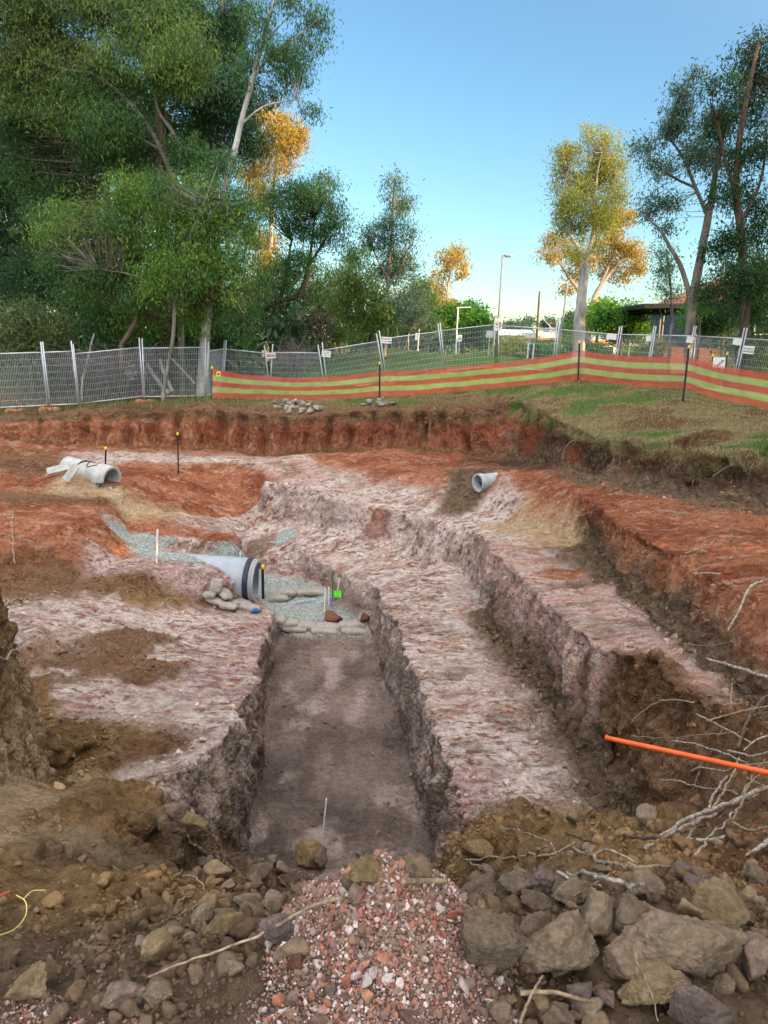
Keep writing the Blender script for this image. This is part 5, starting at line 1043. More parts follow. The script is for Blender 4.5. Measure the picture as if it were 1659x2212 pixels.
P, c, ix, r = scatter_on(edge, 9000, 531); n = len(P); V, F, C_ = blades(P, r.uniform(.10, .35, n), r.uniform(.004, .009, n), np.where(r.random((n, 1)) < .6, lin(128, 128, 84), lin(84, 100, 54)) * r.uniform(.6, 1.1, (n, 1)), r, .7); setprops(mk('grass', V, F, M['grass'], None, C_), kind='stuff')
lw = wt['l'] * ((GV[:, 1] > 27) & (GV[:, 1] < 62) & (px_ > 400) & (px_ < 1720)); lw2 = lw * (px_ > 1190) * (GV[:, 1] > 30)
P, c, ix, r = scatter_on(lw, 22000, 532); n = len(P); V, F, C_ = blades(P, r.uniform(.05, .14, n), r.uniform(.006, .012, n), lin(84, 124, 44) * r.uniform(.5, 1.1, (n, 1)), r, .8); setprops(mk('grass', V, F, M['grass'], None, C_), kind='stuff')
P, c, ix, r = scatter_on(lw2, 16000, 533); n = len(P); V, F, C_ = blades(P, r.uniform(.3, .9, n), r.uniform(.010, .022, n), np.where(r.random((n, 1)) < .5, lin(104, 112, 72), lin(74, 96, 52)) * r.uniform(.6, 1.1, (n, 1)), r, .5); setprops(mk('grass', V, F, M['grass'], None, C_), kind='stuff')
#@@END_LOOSE
# ------------------------------------------------------------------ trees
def limb_px(pts, Y, dy=0.0):
    """trunk or limb through pixels (px, py, radius px) at depth Y"""
    P, r = [], []
    for k, (x, y, q) in enumerate(pts):
        p = atY(x, y, Y + dy * k / max(1, len(pts) - 1)); P.append(p); r.append(q * np.linalg.norm(p) / FPX)
    return P, r
def twigs(A, B, r0, r1, rr):
    """many thin bent twigs at once"""
    n = len(A); d_ = B - A; L = np.linalg.norm(d_, axis=1)[:, None] + 1e-6; T = d_ / L; N = np.cross(T, np.array((.31, .47, .83))); N /= np.linalg.norm(N, axis=1)[:, None] + 1e-9; Bn = np.cross(T, N); rows = []
    off = (N * rr.normal(size=(n, 1)) + Bn * rr.normal(size=(n, 1))) * L * .10
    for t in (0, .33, .66, 1.0):
        c = A + d_ * t + off * math.sin(math.pi * t); r = (r0 * (1 - t) + r1 * t)
        for k in range(3): a = 2 * math.pi * k / 3; rows.append(c + (N * math.cos(a) + Bn * math.sin(a)) * (r[:, None] if np.ndim(r) else r))
    V = np.stack(rows, 1).reshape(-1, 3); f = [(i * 3 + j, i * 3 + (j + 1) % 3, (i + 1) * 3 + (j + 1) % 3, (i + 1) * 3 + j) for i in range(3) for j in range(3)]
    return V, (np.arange(n)[:, None, None] * 12 + np.array(f)[None]).reshape(-1, 4)
def leaves(cent, n_per, spread, L, wr, pal, rr, droop=.8, tint=None):
    n = len(cent) * n_per; c = np.repeat(cent, n_per, 0); P = c + rr.normal(size=(n, 3)) * np.array((1, 1, .8)) * np.repeat(spread, n_per)[:, None]
    d_ = rr.normal(size=(n, 3)) * .62; d_[:, 2] -= droop; d_ /= np.linalg.norm(d_, axis=1)[:, None]; s_ = np.cross(d_, rr.normal(size=(n, 3))); s_ /= np.linalg.norm(s_, axis=1)[:, None] + 1e-9
    l = L * rr.uniform(.6, 1.3, (n, 1)); w_ = l * wr; V = np.stack([P, P + d_ * l * .45 + s_ * w_ * .5, P + d_ * l, P + d_ * l * .45 - s_ * w_ * .5], 1).reshape(-1, 3)
    k = np.repeat(rr.integers(0, len(pal), len(cent)), n_per); mixk = rr.random((n, 1)) < .35; col = np.where(mixk, pal[rr.integers(0, len(pal), n)], pal[k]) * rr.uniform(.65, 1.3, (n, 1))
    return V, np.arange(n * 4).reshape(-1, 4), np.repeat(col, 4, 0)
PALS = {'gum': [(60, 94, 50), (50, 82, 46), (80, 108, 52), (42, 70, 40)], 'olive': [(82, 106, 48), (68, 92, 44), (104, 124, 56), (58, 80, 42)], 'wattle': [(100, 136, 54), (80, 118, 48), (126, 152, 64), (64, 96, 42)], 'dark': [(40, 68, 38), (32, 56, 34), (52, 82, 42)],
        'blue': [(62, 86, 70), (74, 98, 80), (52, 74, 60), (84, 104, 76)], 'lush': [(70, 112, 42), (88, 130, 50), (56, 96, 38)], 'lime': [(150, 164, 36), (126, 150, 38), (168, 172, 50)], 'sun_gold': [(172, 148, 62), (150, 136, 58), (186, 156, 70)], 'sun_olive': [(122, 126, 54), (100, 116, 52), (138, 134, 56)], 'grey': [(78, 94, 56), (64, 80, 48), (92, 104, 64)], 'white': [(214, 214, 206), (190, 192, 180)]}  # gold and yellow-olive sets: golden evening sunlight mixed into the leaf colour
PALS = {k: np.array([lin(*c) for c in v]) * (1.6 if k not in ('sun_gold', 'lime', 'white', 'wattle') else 1.15 if k == 'wattle' else .95) for k, v in PALS.items()}
NLEAF = [0]
def tree(name, label, Y, limbs, blobs, pal, bark, seed, dens=.30, L=.15, wr=.22, droop=.8, spread=.30, cat='tree', group=None, nper=34, twig=.6, base=None, depth=1.0, root_dy=0.0, fill=.5):
    rr = np.random.default_rng(seed); pal = PALS[pal]; LP = [limb_px(l, Y, root_dy if k else 0) for k, l in enumerate(limbs)]
    if LP: b0 = np.array(LP[0][0][0])
    else: b0 = atY(blobs[0][0], blobs[0][1] + blobs[0][3], Y)
    root = empty(name, (b0[0], b0[1], b0[2]), label=label, cat=cat, group=group); mb = MB(); nodes = []
    for P, r in LP:
        n = max(10, len(P) * 6); C_ = curve(P, n, .05 * np.mean(r) * 10 * .4, seed); rad = np.interp(np.linspace(0, 1, n), np.linspace(0, 1, len(r)), r); V, F3, F4 = tube(C_ - b0, rad, 9); mb.add(V, F4); nodes.append(C_[n // 4:])
    if LP and LP[0][0][0][1] > 0:      # root flare reaching into the ground
        p, q = np.array(LP[0][0][0]), np.array(LP[0][0][1]); g = gz(p[0], p[1]) - .15
        if p[2] > g + .02: mb.tube([np.array((p[0], p[1], g)) - b0, p - b0 + (q - p) * .02], [LP[0][1][0] * 1.35, LP[0][1][0]], 9)
    cents, spr = [], []
    for (x, y, rx, ry) in blobs:
        c = atY(x, y, Y + rr.normal() * .028 * Y); s_ = np.linalg.norm(c) / FPX; k = max(2, int(1.75 * rr.uniform(.65, 1.35) * dens * math.pi * rx * ry / nper)); u = rr.normal(size=(k, 3)); u /= np.linalg.norm(u, axis=1)[:, None]; q = rr.random((k, 1)) ** fill * np.where(rr.random((k, 1)) < .22, rr.uniform(1.0, 1.28, (k, 1)), 1.0)
        cents.append(c + u * q * np.array((rx * s_, depth * (rx + ry) / 2 * s_, ry * s_))); spr.append(np.full(k, spread * .85) * rr.uniform(.45, 1.5, k))
    cents, spr = np.concatenate(cents), np.concatenate(spr)
    if nodes:
        N_ = np.concatenate(nodes); m = rr.random(len(cents)) < twig; T_ = cents[m]
        if len(T_):
            dd = ((T_[:, None, :] - N_[None, :, :]) ** 2).sum(2); dd[:, :] += np.maximum(0, N_[None, :, 2] - T_[:, None, 2]) * 2; A = N_[dd.argmin(1)]; Ld = np.linalg.norm(T_ - A, axis=1); V, F = twigs(A - b0, T_ - b0, np.clip(Ld * .012, .006, .05), .004, rr); mb.add(V, F)
    if mb.n: mb.build('trunk', M[bark], root, True)
    V, F, C_ = leaves(cents - b0, nper, spr, L, wr, pal, rr, droop); mk('crown', V, F, M['leaf'], root, C_, False); NLEAF[0] += len(F); return root
WG = 'gum trees of the wood behind the fence'
tree('gum_tree', 'tall gum with thick pale trunk at the fence, sparse crown leaning right', 30.5, [[(437, 862, 13), (441, 760, 11), (447, 690, 9), (455, 620, 8.5), (468, 520, 7.5), (483, 420, 6.5), (505, 330, 6), (527, 240, 5), (550, 155, 4.5), (575, 60, 3.5), (600, -30, 3)], [(545, 170, 3), (585, 120, 2.2), (640, 80, 1.6), (690, 40, 1)], [(520, 270, 2.4), (570, 230, 1.6), (640, 215, 1)], [(560, 110, 2), (600, 60, 1.4), (640, 20, 1)]],
     [(690, 45, 26, 26), (660, 78, 30, 22), (600, 120, 40, 32), (640, 165, 40, 22), (672, 238, 24, 14), (590, 205, 36, 26), (560, 50, 34, 44), (620, 5, 60, 22), (530, 150, 26, 46), (655, 122, 22, 18), (690, 90, 14, 22)], 'gum', 'barkpale', 1, .20, .17, .2, 1.1, .26, group=WG, nper=26)
tree('gum_tree', 'big brown fibrous trunked gum with a wide drooping olive crown, upper left', 33, [[(354, 790, 15), (352, 600, 13), (350, 450, 12), (347, 330, 11), (345, 200, 10), (348, 60, 8), (350, -60, 7)], [(347, 330, 5), (300, 220, 4), (220, 130, 3), (120, 60, 2)], [(347, 260, 4), (390, 215, 3.5), (430, 150, 2)], [(346, 200, 4), (280, 90, 3), (180, 10, 2)]],
     [(60, 60, 110, 66), (200, 40, 110, 60), (330, 50, 95, 76), (100, 150, 110, 56), (250, 140, 105, 56), (390, 130, 70, 66), (150, 235, 90, 42), (10, 170, 70, 60), (60, -20, 140, 60), (300, -20, 140, 50)], 'olive', 'barkbrown', 2, .27, .18, .2, 1.0, .34, group=WG)
tree('gum_tree', 'dark crowned gum with a slim brown trunk near the left edge', 40, [[(152, 760, 10), (150, 690, 9.5), (148, 560, 9), (140, 440, 8.5), (135, 350, 8), (120, 270, 6), (110, 180, 4)], [(140, 440, 5), (100, 370, 4), (60, 320, 3), (15, 250, 2)], [(138, 380, 4), (190, 320, 3), (230, 280, 2)]],
     [(60, 280, 80, 55), (30, 400, 60, 55), (120, 320, 55, 45), (205, 330, 55, 45), (20, 520, 60, 70), (100, 480, 50, 45), (90, 220, 70, 40)], 'dark', 'barkbrown', 3, .32, .20, .26, .7, .36, group=WG)
tree('gum_tree', 'gum with two pale parallel upper stems in dark foliage', 35, [[(396, 660, 8), (405, 450, 7.5), (418, 318, 6.5), (425, 240, 5.5), (430, 160, 5), (432, 60, 4), (430, -40, 3)], [(418, 318, 5), (445, 220, 4.5), (463, 130, 4), (476, 40, 3), (490, -40, 3)], [(405, 440, 4), (370, 370, 4), (345, 320, 3)]],
     [(420, 60, 55, 55), (475, 110, 50, 66), (500, 210, 50, 50), (440, 240, 50, 44), (525, 290, 40, 55), (505, 50, 40, 55), (400, 170, 40, 50)], 'dark', 'barkgrey', 4, .30, .19, .24, .8, .3, group=WG)
tree('gum_tree', 'gum whose bare pale limb arches far out to the upper left', 32.4, [[(392, 862, 6.5), (391, 760, 6.5), (388, 600, 6.5), (384, 500, 6.5), (376, 420, 6.5), (368, 370, 5), (345, 320, 4.6), (312, 262, 4.2), (262, 205, 3.6), (200, 160, 3), (135, 150, 2.4), (60, 125, 1.8), (0, 132, 1.4)], [(372, 390, 5), (395, 335, 4.5), (372, 285, 4), (345, 245, 3), (335, 210, 2.5)], [(345, 322, 3), (300, 298, 2.5), (262, 285, 1.5)]],
     [(240, 270, 80, 44), (330, 190, 55, 40), (170, 205, 70, 32), (300, 350, 75, 44), (215, 330, 60, 36), (400, 330, 40, 40)], 'gum', 'barkgrey', 5, .26, .17, .2, 1.0, .28, group=WG, twig=.2)
tree('wattle_tree', 'broad light green feathery wattle filling the middle of the wood', 30, [[(262, 745, 5), (290, 700, 5), (330, 600, 5), (355, 570, 4.5), (400, 510, 3.5), (440, 440, 2)], [(330, 600, 3), (290, 520, 2.5), (250, 440, 2)], [(400, 650, 4), (420, 560, 3), (450, 480, 2)]],
     [(440, 400, 50, 34), (470, 470, 70, 56), (400, 460, 65, 56), (330, 430, 66, 52), (270, 420, 50, 36), (195, 475, 65, 40), (300, 520, 85, 64), (440, 560, 75, 66), (515, 580, 36, 80), (140, 500, 66, 55), (370, 600, 75, 55), (230, 580, 75, 55), (540, 500, 34, 60), (480, 660, 60, 40), (420, 690, 40, 40)], 'wattle', 'barkbrown', 6, .30, .15, .2, 1.0, .30)
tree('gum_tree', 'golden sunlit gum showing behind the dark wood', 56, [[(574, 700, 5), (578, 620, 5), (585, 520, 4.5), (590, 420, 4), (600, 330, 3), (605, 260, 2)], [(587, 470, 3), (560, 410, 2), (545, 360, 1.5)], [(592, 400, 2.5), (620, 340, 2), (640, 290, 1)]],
     [(600, 268, 40, 30), (572, 320, 36, 30), (628, 300, 32, 32), (556, 370, 40, 26), (608, 350, 30, 22), (556, 420, 26, 26), (650, 290, 14, 18), (568, 520, 36, 30), (575, 572, 30, 28), (560, 610, 26, 18), (560, 250, 24, 16)], 'sun_gold', 'barkpale', 7, .36, .24, .26, .7, .36)
tree('gum_tree', 'thin sparse gum with crooked dark trunk between wood and lawn', 40, [[(478, 790, 8), (490, 745, 7.5), (505, 715, 7), (545, 690, 6), (590, 655, 5), (640, 640, 4.5), (660, 600, 4), (672, 540, 3), (680, 470, 2)], [(560, 720, 4), (600, 660, 4), (618, 590, 3), (630, 520, 2)], [(666, 575, 3), (700, 520, 2.5), (715, 470, 1.5)]],
     [(640, 420, 55, 30), (690, 430, 50, 36), (722, 472, 36, 36), (620, 470, 46, 30), (670, 505, 55, 30), (585, 430, 36, 36), (700, 388, 30, 16), (600, 600, 44, 44), (640, 560, 44, 30), (740, 520, 20, 26)], 'gum', 'barkbrown', 8, .24, .19, .22, .9, .32)
tree('gum_tree', 'slender upright young gum alone against the sky', 45, [[(830, 758, 4.5), (833, 742, 4), (838, 680, 3.5), (838, 600, 3), (845, 520, 2.5), (850, 440, 2), (852, 385, 1.5)], [(838, 620, 2), (865, 580, 1.5), (880, 540, 1)], [(838, 600, 2), (815, 560, 1.5), (800, 520, 1)]],
     [(850, 394, 20, 22), (862, 440, 32, 22), (840, 480, 26, 22), (872, 500, 28, 22), (850, 545, 40, 26), (820, 510, 30, 26), (872, 580, 38, 30), (830, 590, 38, 26), (797, 520, 20, 30), (882, 640, 36, 36), (850, 665, 40, 28), (905, 680, 22, 30)], 'blue', 'barkgrey', 9, .30, .20, .24, .8, .32)
tree('gum_tree', 'bushy young gum with yellowing tips left of the slender one', 43, [[(796, 792, 5), (798, 760, 4.5), (800, 720, 4), (790, 690, 3), (778, 640, 2)], [(800, 735, 3), (815, 690, 2.5), (812, 650, 1.5)]],
     [(770, 600, 40, 40), (802, 640, 36, 36), (748, 650, 36, 38), (770, 555, 30, 26), (812, 690, 36, 28), (765, 690, 40, 26)], 'olive', 'barkbrown', 10, .30, .21, .22, .9, .32)
tree('gum_tree', 'distant gum coloured a sunlit orange beyond the lawn mound', 72, [[(963, 705, 3.5), (965, 680, 3), (968, 620, 2.5), (975, 570, 2)], [(968, 630, 2), (940, 590, 1.2)], [(970, 615, 2), (1005, 590, 1)], [(966, 660, 1.6), (940, 640, 1)]],
     [(970, 560, 26, 18), (945, 592, 22, 14), (1000, 592, 20, 12), (985, 545, 22, 10), (950, 632, 24, 16), (932, 642, 22, 16), (1003, 570, 16, 10), (960, 657, 26, 12), (925, 615, 10, 14)], 'sun_gold', 'barkpale', 11, .40, .30, .3, .5, .40)
tree('gum_tree', 'tall forked pale gum, crown half golden in the sun', 37, [[(1250, 762, 13), (1252, 700, 12), (1257, 640, 10), (1262, 590, 9), (1262, 555, 8)], [(1262, 560, 5), (1245, 530, 3.6), (1225, 490, 2.6), (1215, 430, 1.6), (1225, 370, .8)], [(1263, 558, 5.5), (1278, 520, 3.8), (1285, 450, 2.6), (1290, 380, 1.6), (1300, 330, .8)], [(1280, 505, 2.2), (1318, 430, 1.5), (1330, 380, .8)]],
     [(1230, 332, 30, 24), (1213, 380, 28, 36), (1225, 440, 34, 36), (1213, 482, 22, 26), (1260, 400, 30, 36), (1300, 308, 34, 32), (1320, 360, 32, 40), (1290, 370, 34, 44), (1332, 420, 24, 36), (1285, 460, 40, 36), (1245, 500, 30, 26), (1310, 480, 26, 26), (1250, 542, 20, 14), (1290, 530, 16, 14), (1272, 288, 20, 16)], 'sun_olive', 'barkpale', 12, .34, .15, .25, .5, .24, nper=30)
tree('gum_tree', 'spreading gum with foliage coloured a sunlit bronze behind the forked pale gum', 55, [[(1268, 762, 8), (1270, 730, 7.5), (1272, 690, 7), (1285, 640, 5), (1310, 600, 4), (1340, 560, 3)], [(1272, 690, 5), (1255, 640, 4), (1230, 600, 3), (1200, 555, 2)], [(1285, 642, 3.5), (1320, 560, 2.5), (1335, 490, 1.5)]],
     [(1200, 522, 30, 18), (1188, 552, 24, 14), (1230, 548, 26, 20), (1340, 470, 30, 26), (1320, 520, 38, 26), (1360, 540, 32, 20), (1300, 562, 34, 22), (1378, 582, 20, 14), (1330, 592, 34, 16), (1240, 592, 20, 16), (1225, 622, 16, 12), (1262, 565, 24, 24), (1375, 560, 20, 14)], 'sun_gold', 'barkpale', 13, .34, .24, .26, .6, .34)
CG = 'dark gums at the right edge'
tree('gum_tree', 'dark open crowned gum with leaning trunks above the flat roof', 31, [[(1486, 790, 10), (1489, 740, 9.5), (1495, 660, 9), (1512, 560, 8), (1530, 470, 7), (1545, 380, 5), (1560, 300, 4), (1565, 230, 2.5)], [(1493, 690, 6), (1487, 630, 5), (1470, 575, 4.5), (1445, 530, 3.5), (1425, 495, 2.5), (1395, 470, 1.5)], [(1530, 470, 4), (1500, 400, 3.5), (1475, 340, 2.5), (1440, 290, 1.5)], [(1500, 405, 2.5), (1450, 380, 2), (1400, 340, 1.2)]],
     [(1390, 316, 28, 24), (1408, 352, 20, 16), (1440, 282, 28, 24), (1440, 362, 24, 24), (1470, 250, 32, 28), (1500, 330, 28, 34), (1420, 432, 32, 24), (1398, 462, 20, 16), (1460, 440, 26, 24), (1540, 340, 32, 38), (1480, 198, 28, 18), (1500, 158, 22, 10), (1435, 492, 20, 14), (1550, 260, 30, 34)], 'blue', 'barkgrey', 14, .24, .15, .26, .6, .24, group=CG, nper=28)
tree('gum_tree', 'tallest dark gum at the top right corner, crown running out of frame', 29, [[(1598, 860, 9), (1605, 740, 8.5), (1610, 640, 8), (1600, 500, 7), (1590, 400, 6), (1600, 280, 5), (1620, 180, 4), (1640, 90, 2)], [(1592, 420, 4), (1565, 340, 3), (1550, 260, 2)], [(1600, 480, 3.5), (1640, 400, 2.5), (1655, 320, 2)]],
     [(1570, 182, 38, 28), (1620, 130, 38, 34), (1650, 92, 30, 22), (1560, 262, 34, 34), (1622, 232, 38, 38), (1642, 320, 30, 40), (1590, 340, 34, 34), (1612, 420, 38, 38), (1560, 420, 28, 34), (1640, 480, 34, 44), (1580, 520, 34, 34), (1560, 610, 40, 26), (1530, 640, 30, 18), (1600, 590, 40, 30), (1640, 600, 30, 40), (1530, 545, 20, 20), (1640, 180, 40, 40)], 'dark', 'barkbrown', 15, .23, .16, .26, .6, .25, group=CG, nper=30)
tree('sapling', 'airy small leaved sapling left of the leaning trunks', 36, [[(1452, 700, 3), (1450, 640, 2.5), (1445, 580, 2), (1440, 540, 1.2)]], [(1440, 580, 26, 34), (1450, 632, 30, 20), (1430, 548, 16, 20), (1425, 620, 14, 14)], 'blue', 'barkgrey', 16, .26, .15, .26, .6, .24, group=CG, nper=22)
tree('round_tree', 'dense dark round crowned tree left of the flat roof', 44, [[(1338, 775, 5), (1340, 740, 4.5), (1342, 700, 3)]], [(1340, 690, 46, 34), (1310, 682, 28, 26), (1370, 706, 28, 26), (1345, 722, 40, 16)], 'lush', 'barkbrown', 17, .60, .22, .4, .3, .3)
tree('round_tree', 'bright green bushy tree peeping out behind the dark round tree', 50, [[(1288, 760, 4), (1290, 720, 3)]], [(1288, 690, 18, 28), (1300, 668, 16, 14)], 'lime', 'barkbrown', 18, .6, .25, .4, .3, .3)
tree('leafy_tree', 'rounded lush green tree beyond the lawn below the distant sunlit gum', 62, [[(1000, 762, 5), (1000, 720, 4), (1000, 690, 2)]], [(985, 690, 36, 30), (1020, 682, 30, 26), (960, 715, 30, 22), (1040, 702, 22, 22), (1000, 724, 50, 20), (1050, 735, 24, 14)], 'lush', 'barkbrown', 19, .62, .30, .4, .4, .4)
tree('shrub', 'bright yellow green shrub beside the road', 53, [[(1105, 772, 2), (1104, 750, 1.5)]], [(1105, 742, 30, 16), (1095, 760, 28, 12), (1122, 756, 20, 14)], 'lime', 'barkbrown', 20, .75, .22, .35, .3, .25, 'shrub')
tree('shrub', 'green shrub right of the black board by the road', 53, [[(1165, 772, 2), (1165, 755, 1.5)]], [(1162, 752, 18, 14), (1184, 756, 18, 12)], 'lush', 'barkbrown', 21, .7, .22, .35, .3, .25, 'shrub')
tree('shrub', 'green shrub at the foot of the forked pale gum', 46, [[(1290, 778, 2), (1290, 760, 1.5)]], [(1285, 755, 18, 16), (1228, 752, 20, 16), (1222, 720, 20, 20)], 'lush', 'barkbrown', 22, .6, .2, .3, .4, .25, 'shrub')
for k, (x, y, rx, ry, Y, lb) in enumerate([(1068, 702, 18, 10, 105, 'small far tree behind the speed sign'), (1112, 704, 24, 10, 105, 'low far tree over the white building'), (1132, 706, 18, 9, 110, 'far tree left of the braced pole'), (1143, 692, 8, 10, 112, 'thin far tree standing above its neighbours'), (1187, 700, 18, 12, 108, 'far tree right of the braced pole'), (1236, 690, 14, 18, 100, 'far tree close left of the forked gum'), (1410, 690, 22, 14, 90, 'far tree seen under the flat roof'), (1455, 695, 22, 14, 92, 'far tree seen right of the flat roof post'), (1085, 715, 20, 8, 100, 'low far bush left of the white building')]):
    tree('far_tree', lb, Y, [[(x, y + ry + 25, 1.5), (x, y, 1)]], [(x, y, rx, ry), (x + rx * .4, y + 3, rx * .6, ry * .6)], 'blue', 'barkgrey', 100 + k, .7, .40, .4, .3, .45, group='far trees on the skyline', nper=16)
SG = 'scrub of the wood behind the left fence'
for k, (bl, Y, pal, lb, d_) in enumerate([([(60, 690, 80, 40), (100, 730, 60, 30), (20, 740, 50, 30)], 31, 'grey', 'olive green wattle bush at the left edge over the fence', .30), ([(190, 650, 70, 50), (230, 700, 50, 50)], 34, 'gum', 'shaded bush behind the second fence panel', .34), ([(80, 600, 90, 60), (20, 620, 60, 50)], 37, 'dark', 'dark bush under the slim brown trunked gum', .34), ([(310, 690, 60, 60), (260, 650, 40, 40)], 33, 'wattle', 'green bush round the leaning brown stem', .28),
                                          ([(390, 720, 50, 60), (420, 660, 50, 50)], 34, 'dark', 'dark shrub left of the pale trunk', .34), ([(500, 690, 55, 60), (560, 650, 50, 60)], 38, 'gum', 'shrub filling the gap right of the pale trunk', .30), ([(610, 720, 50, 40), (655, 700, 40, 36)], 43, 'dark', 'dark shrub below the crooked trunk', .36), ([(735, 720, 40, 36), (700, 660, 40, 30)], 52, 'dark', 'dark tree mass left of the bushy young gum', .5), ([(860, 720, 60, 30), (910, 700, 30, 40), (790, 730, 40, 24)], 55, 'dark', 'dark hedge like mass behind the slender young gum', .55), ([(150, 800, 60, 46), (60, 810, 70, 50)], 32, 'grey', 'low straggly scrub behind the left fence panels', .16), ([(250, 800, 50, 50), (360, 800, 60, 50)], 33, 'grey', 'low straggly scrub behind the wide fence panels', .16)]):
    x, y, rx, ry = bl[0]; tree('bush', lb, Y, [[(x + 4, y + ry + 30, 3), (x, y + ry * .4, 2), (x - 5, y - ry * .5, 1)], [(x + 8, y + ry + 30, 2.5), (x + rx * .4, y, 1.5), (x + rx * .6, y - ry * .6, 1)], [(x, y + ry + 30, 2.5), (x - rx * .4, y + ry * .2, 1.5), (x - rx * .6, y - ry * .5, 1)]], bl, pal, 'barkgrey', 120 + k, d_, .17, .24, .7, .3, 'bush', SG)
RGp = 'shrubs behind the right fence'
for k, (bl, Y, pal, lb, d_) in enumerate([([(1610, 640, 50, 46), (1645, 590, 36, 55), (1650, 700, 36, 60)], 33, 'gum', 'tall drooping shrub at the right edge before the tiled roof', .34), ([(1560, 685, 46, 36), (1520, 700, 30, 24)], 36, 'dark', 'dark shrub under the tiled roof', .4), ([(1590, 745, 50, 26), (1640, 770, 40, 30)], 34, 'olive', 'low olive shrub behind the right fence', .3), ([(1510, 660, 26, 24), (1490, 700, 20, 20)], 34, 'lush', 'green shrub at the foot of the leaning trunks', .34), ([(1430, 745, 40, 18), (1380, 750, 30, 16)], 42, 'grey', 'low dull shrub behind the short fence panel', .3)]):
    x, y, rx, ry = bl[0]; tree('shrub', lb, Y, [[(x, y + ry + 40, 3), (x, y, 2), (x - 4, y - ry * .6, 1)]], bl, pal, 'barkgrey', 140 + k, d_, .16, .24, .8, .28, 'shrub', RGp)
tree('gum_tree', 'broad shaded gum crown low behind the crooked trunk', 50, [[(640, 800, 6), (645, 720, 5), (660, 640, 3), (665, 590, 2)], [(648, 710, 3), (700, 650, 2), (720, 620, 1.2)], [(646, 720, 3), (600, 650, 2), (585, 620, 1.2)]], [(610, 600, 44, 40), (650, 640, 56, 40), (700, 610, 40, 40), (720, 660, 44, 36), (590, 660, 44, 40), (660, 570, 30, 24), (740, 600, 26, 30)], 'gum', 'barkbrown', 31, .26, .20, .24, .8, .34)
tree('gum_tree', 'shaded gum crown closing the gap right of the slender young gum', 60, [[(915, 760, 5), (915, 700, 4), (910, 640, 2.5)]], [(905, 620, 24, 30), (925, 660, 30, 34), (900, 690, 34, 30), (930, 705, 24, 24)], 'olive', 'barkbrown', 32, .42, .24, .26, .7, .36)
# thin stems, bare shrub, white-leaved sapling
def stems(name, label, cat, Y, lst, bark, fan=None, seed=0):
    P0, r0 = limb_px(lst[0], Y); b0 = np.array(P0[0]); root = empty(name, tuple(b0), label=label, cat=cat); mb = MB()
    for l in lst: P, r = limb_px(l, Y); C_ = curve(P, 20, .03, seed); V, F3, F4 = tube(C_ - b0, np.interp(np.linspace(0, 1, 20), np.linspace(0, 1, len(r)), r), 7); mb.add(V, F4)
    if fan:
        rr = np.random.default_rng(seed); x, y, rx, ry, n = fan; s_ = Y / FPX; c = atY(x, y, Y); B = c + rr.normal(size=(n, 3)) * np.array((rx, rx, ry)) * s_ * .55; A = np.array(P0[len(P0) // 2]) + rr.normal(size=(n, 3)) * np.array((rx, rx, ry)) * s_ * .25; V, F = twigs(A - b0, B - b0, .012 * np.ones(n), .004, rr); mb.add(V, F)
    mb.build('stem', M[bark], root, True); return root
w1 = stems('sapling', 'thin pale bent sapling with a spray of white leaves behind the fence', 'sapling', 30.2, [[(177, 870, 2.6), (178, 822, 2.4), (187, 790, 2.2), (197, 745, 2), (203, 720, 1.5)], [(270, 850, 1), (276, 830, 1), (279, 800, .8)]], 'barkpale')
b0 = np.array(w1.location); rr = np.random.default_rng(8); c = atY(279, 806, 30.2); V, F, C_ = leaves(c - b0 + rr.normal(size=(9, 3)) * np.array((.1, .08, .2)), 14, np.full(9, .05), .13, .35, PALS['white'], rr, .3); mk('white_spray', V, F, M['leaf'], w1, C_, False)
stems('bare_shrub', 'dark leafless twiggy shrub in front of the lawn', 'shrub', 40, [[(694, 775, 4), (697, 740, 3), (690, 700, 2), (682, 665, 1)], [(695, 770, 3), (704, 730, 2), (712, 690, 1.5), (716, 660, 1)], [(696, 760, 2.5), (716, 720, 1.5), (732, 690, 1)], [(694, 765, 2.5), (680, 720, 1.5), (668, 690, 1)]], 'darkroot', (698, 690, 34, 36, 130), 3)
stems('dead_scrub', 'tangle of bare pale twigs behind the fence below the shrubs', 'scrub', 36, [[(640, 830, 3), (642, 780, 2), (630, 730, 1)], [(610, 830, 2), (600, 770, 1.5), (612, 720, 1)]], 'barkgrey', (625, 770, 70, 46, 380), 4)
stems('dead_scrub', 'tangle of bare grey twigs behind the left fence panels', 'scrub', 31, [[(230, 850, 2), (240, 790, 1.5), (225, 740, 1)], [(330, 850, 2), (310, 780, 1.5), (340, 740, 1)]], 'barkgrey', (250, 790, 130, 44, 520), 5)
stems('fallen_log', 'two pale peeling trunks leaning low behind the wide fence panel', 'log', 31, [[(365, 850, 5), (345, 828, 5), (326, 800, 4), (318, 785, 3)], [(372, 845, 4), (352, 800, 3.5), (345, 775, 3)]], 'barkpale')
stems('leaning_pole', 'straight pale stick leaning behind the fence left of the pale trunk', 'stick', 30.8, [[(420, 828, 2.2), (395, 800, 2), (368, 772, 1.6)]], 'barkpale')
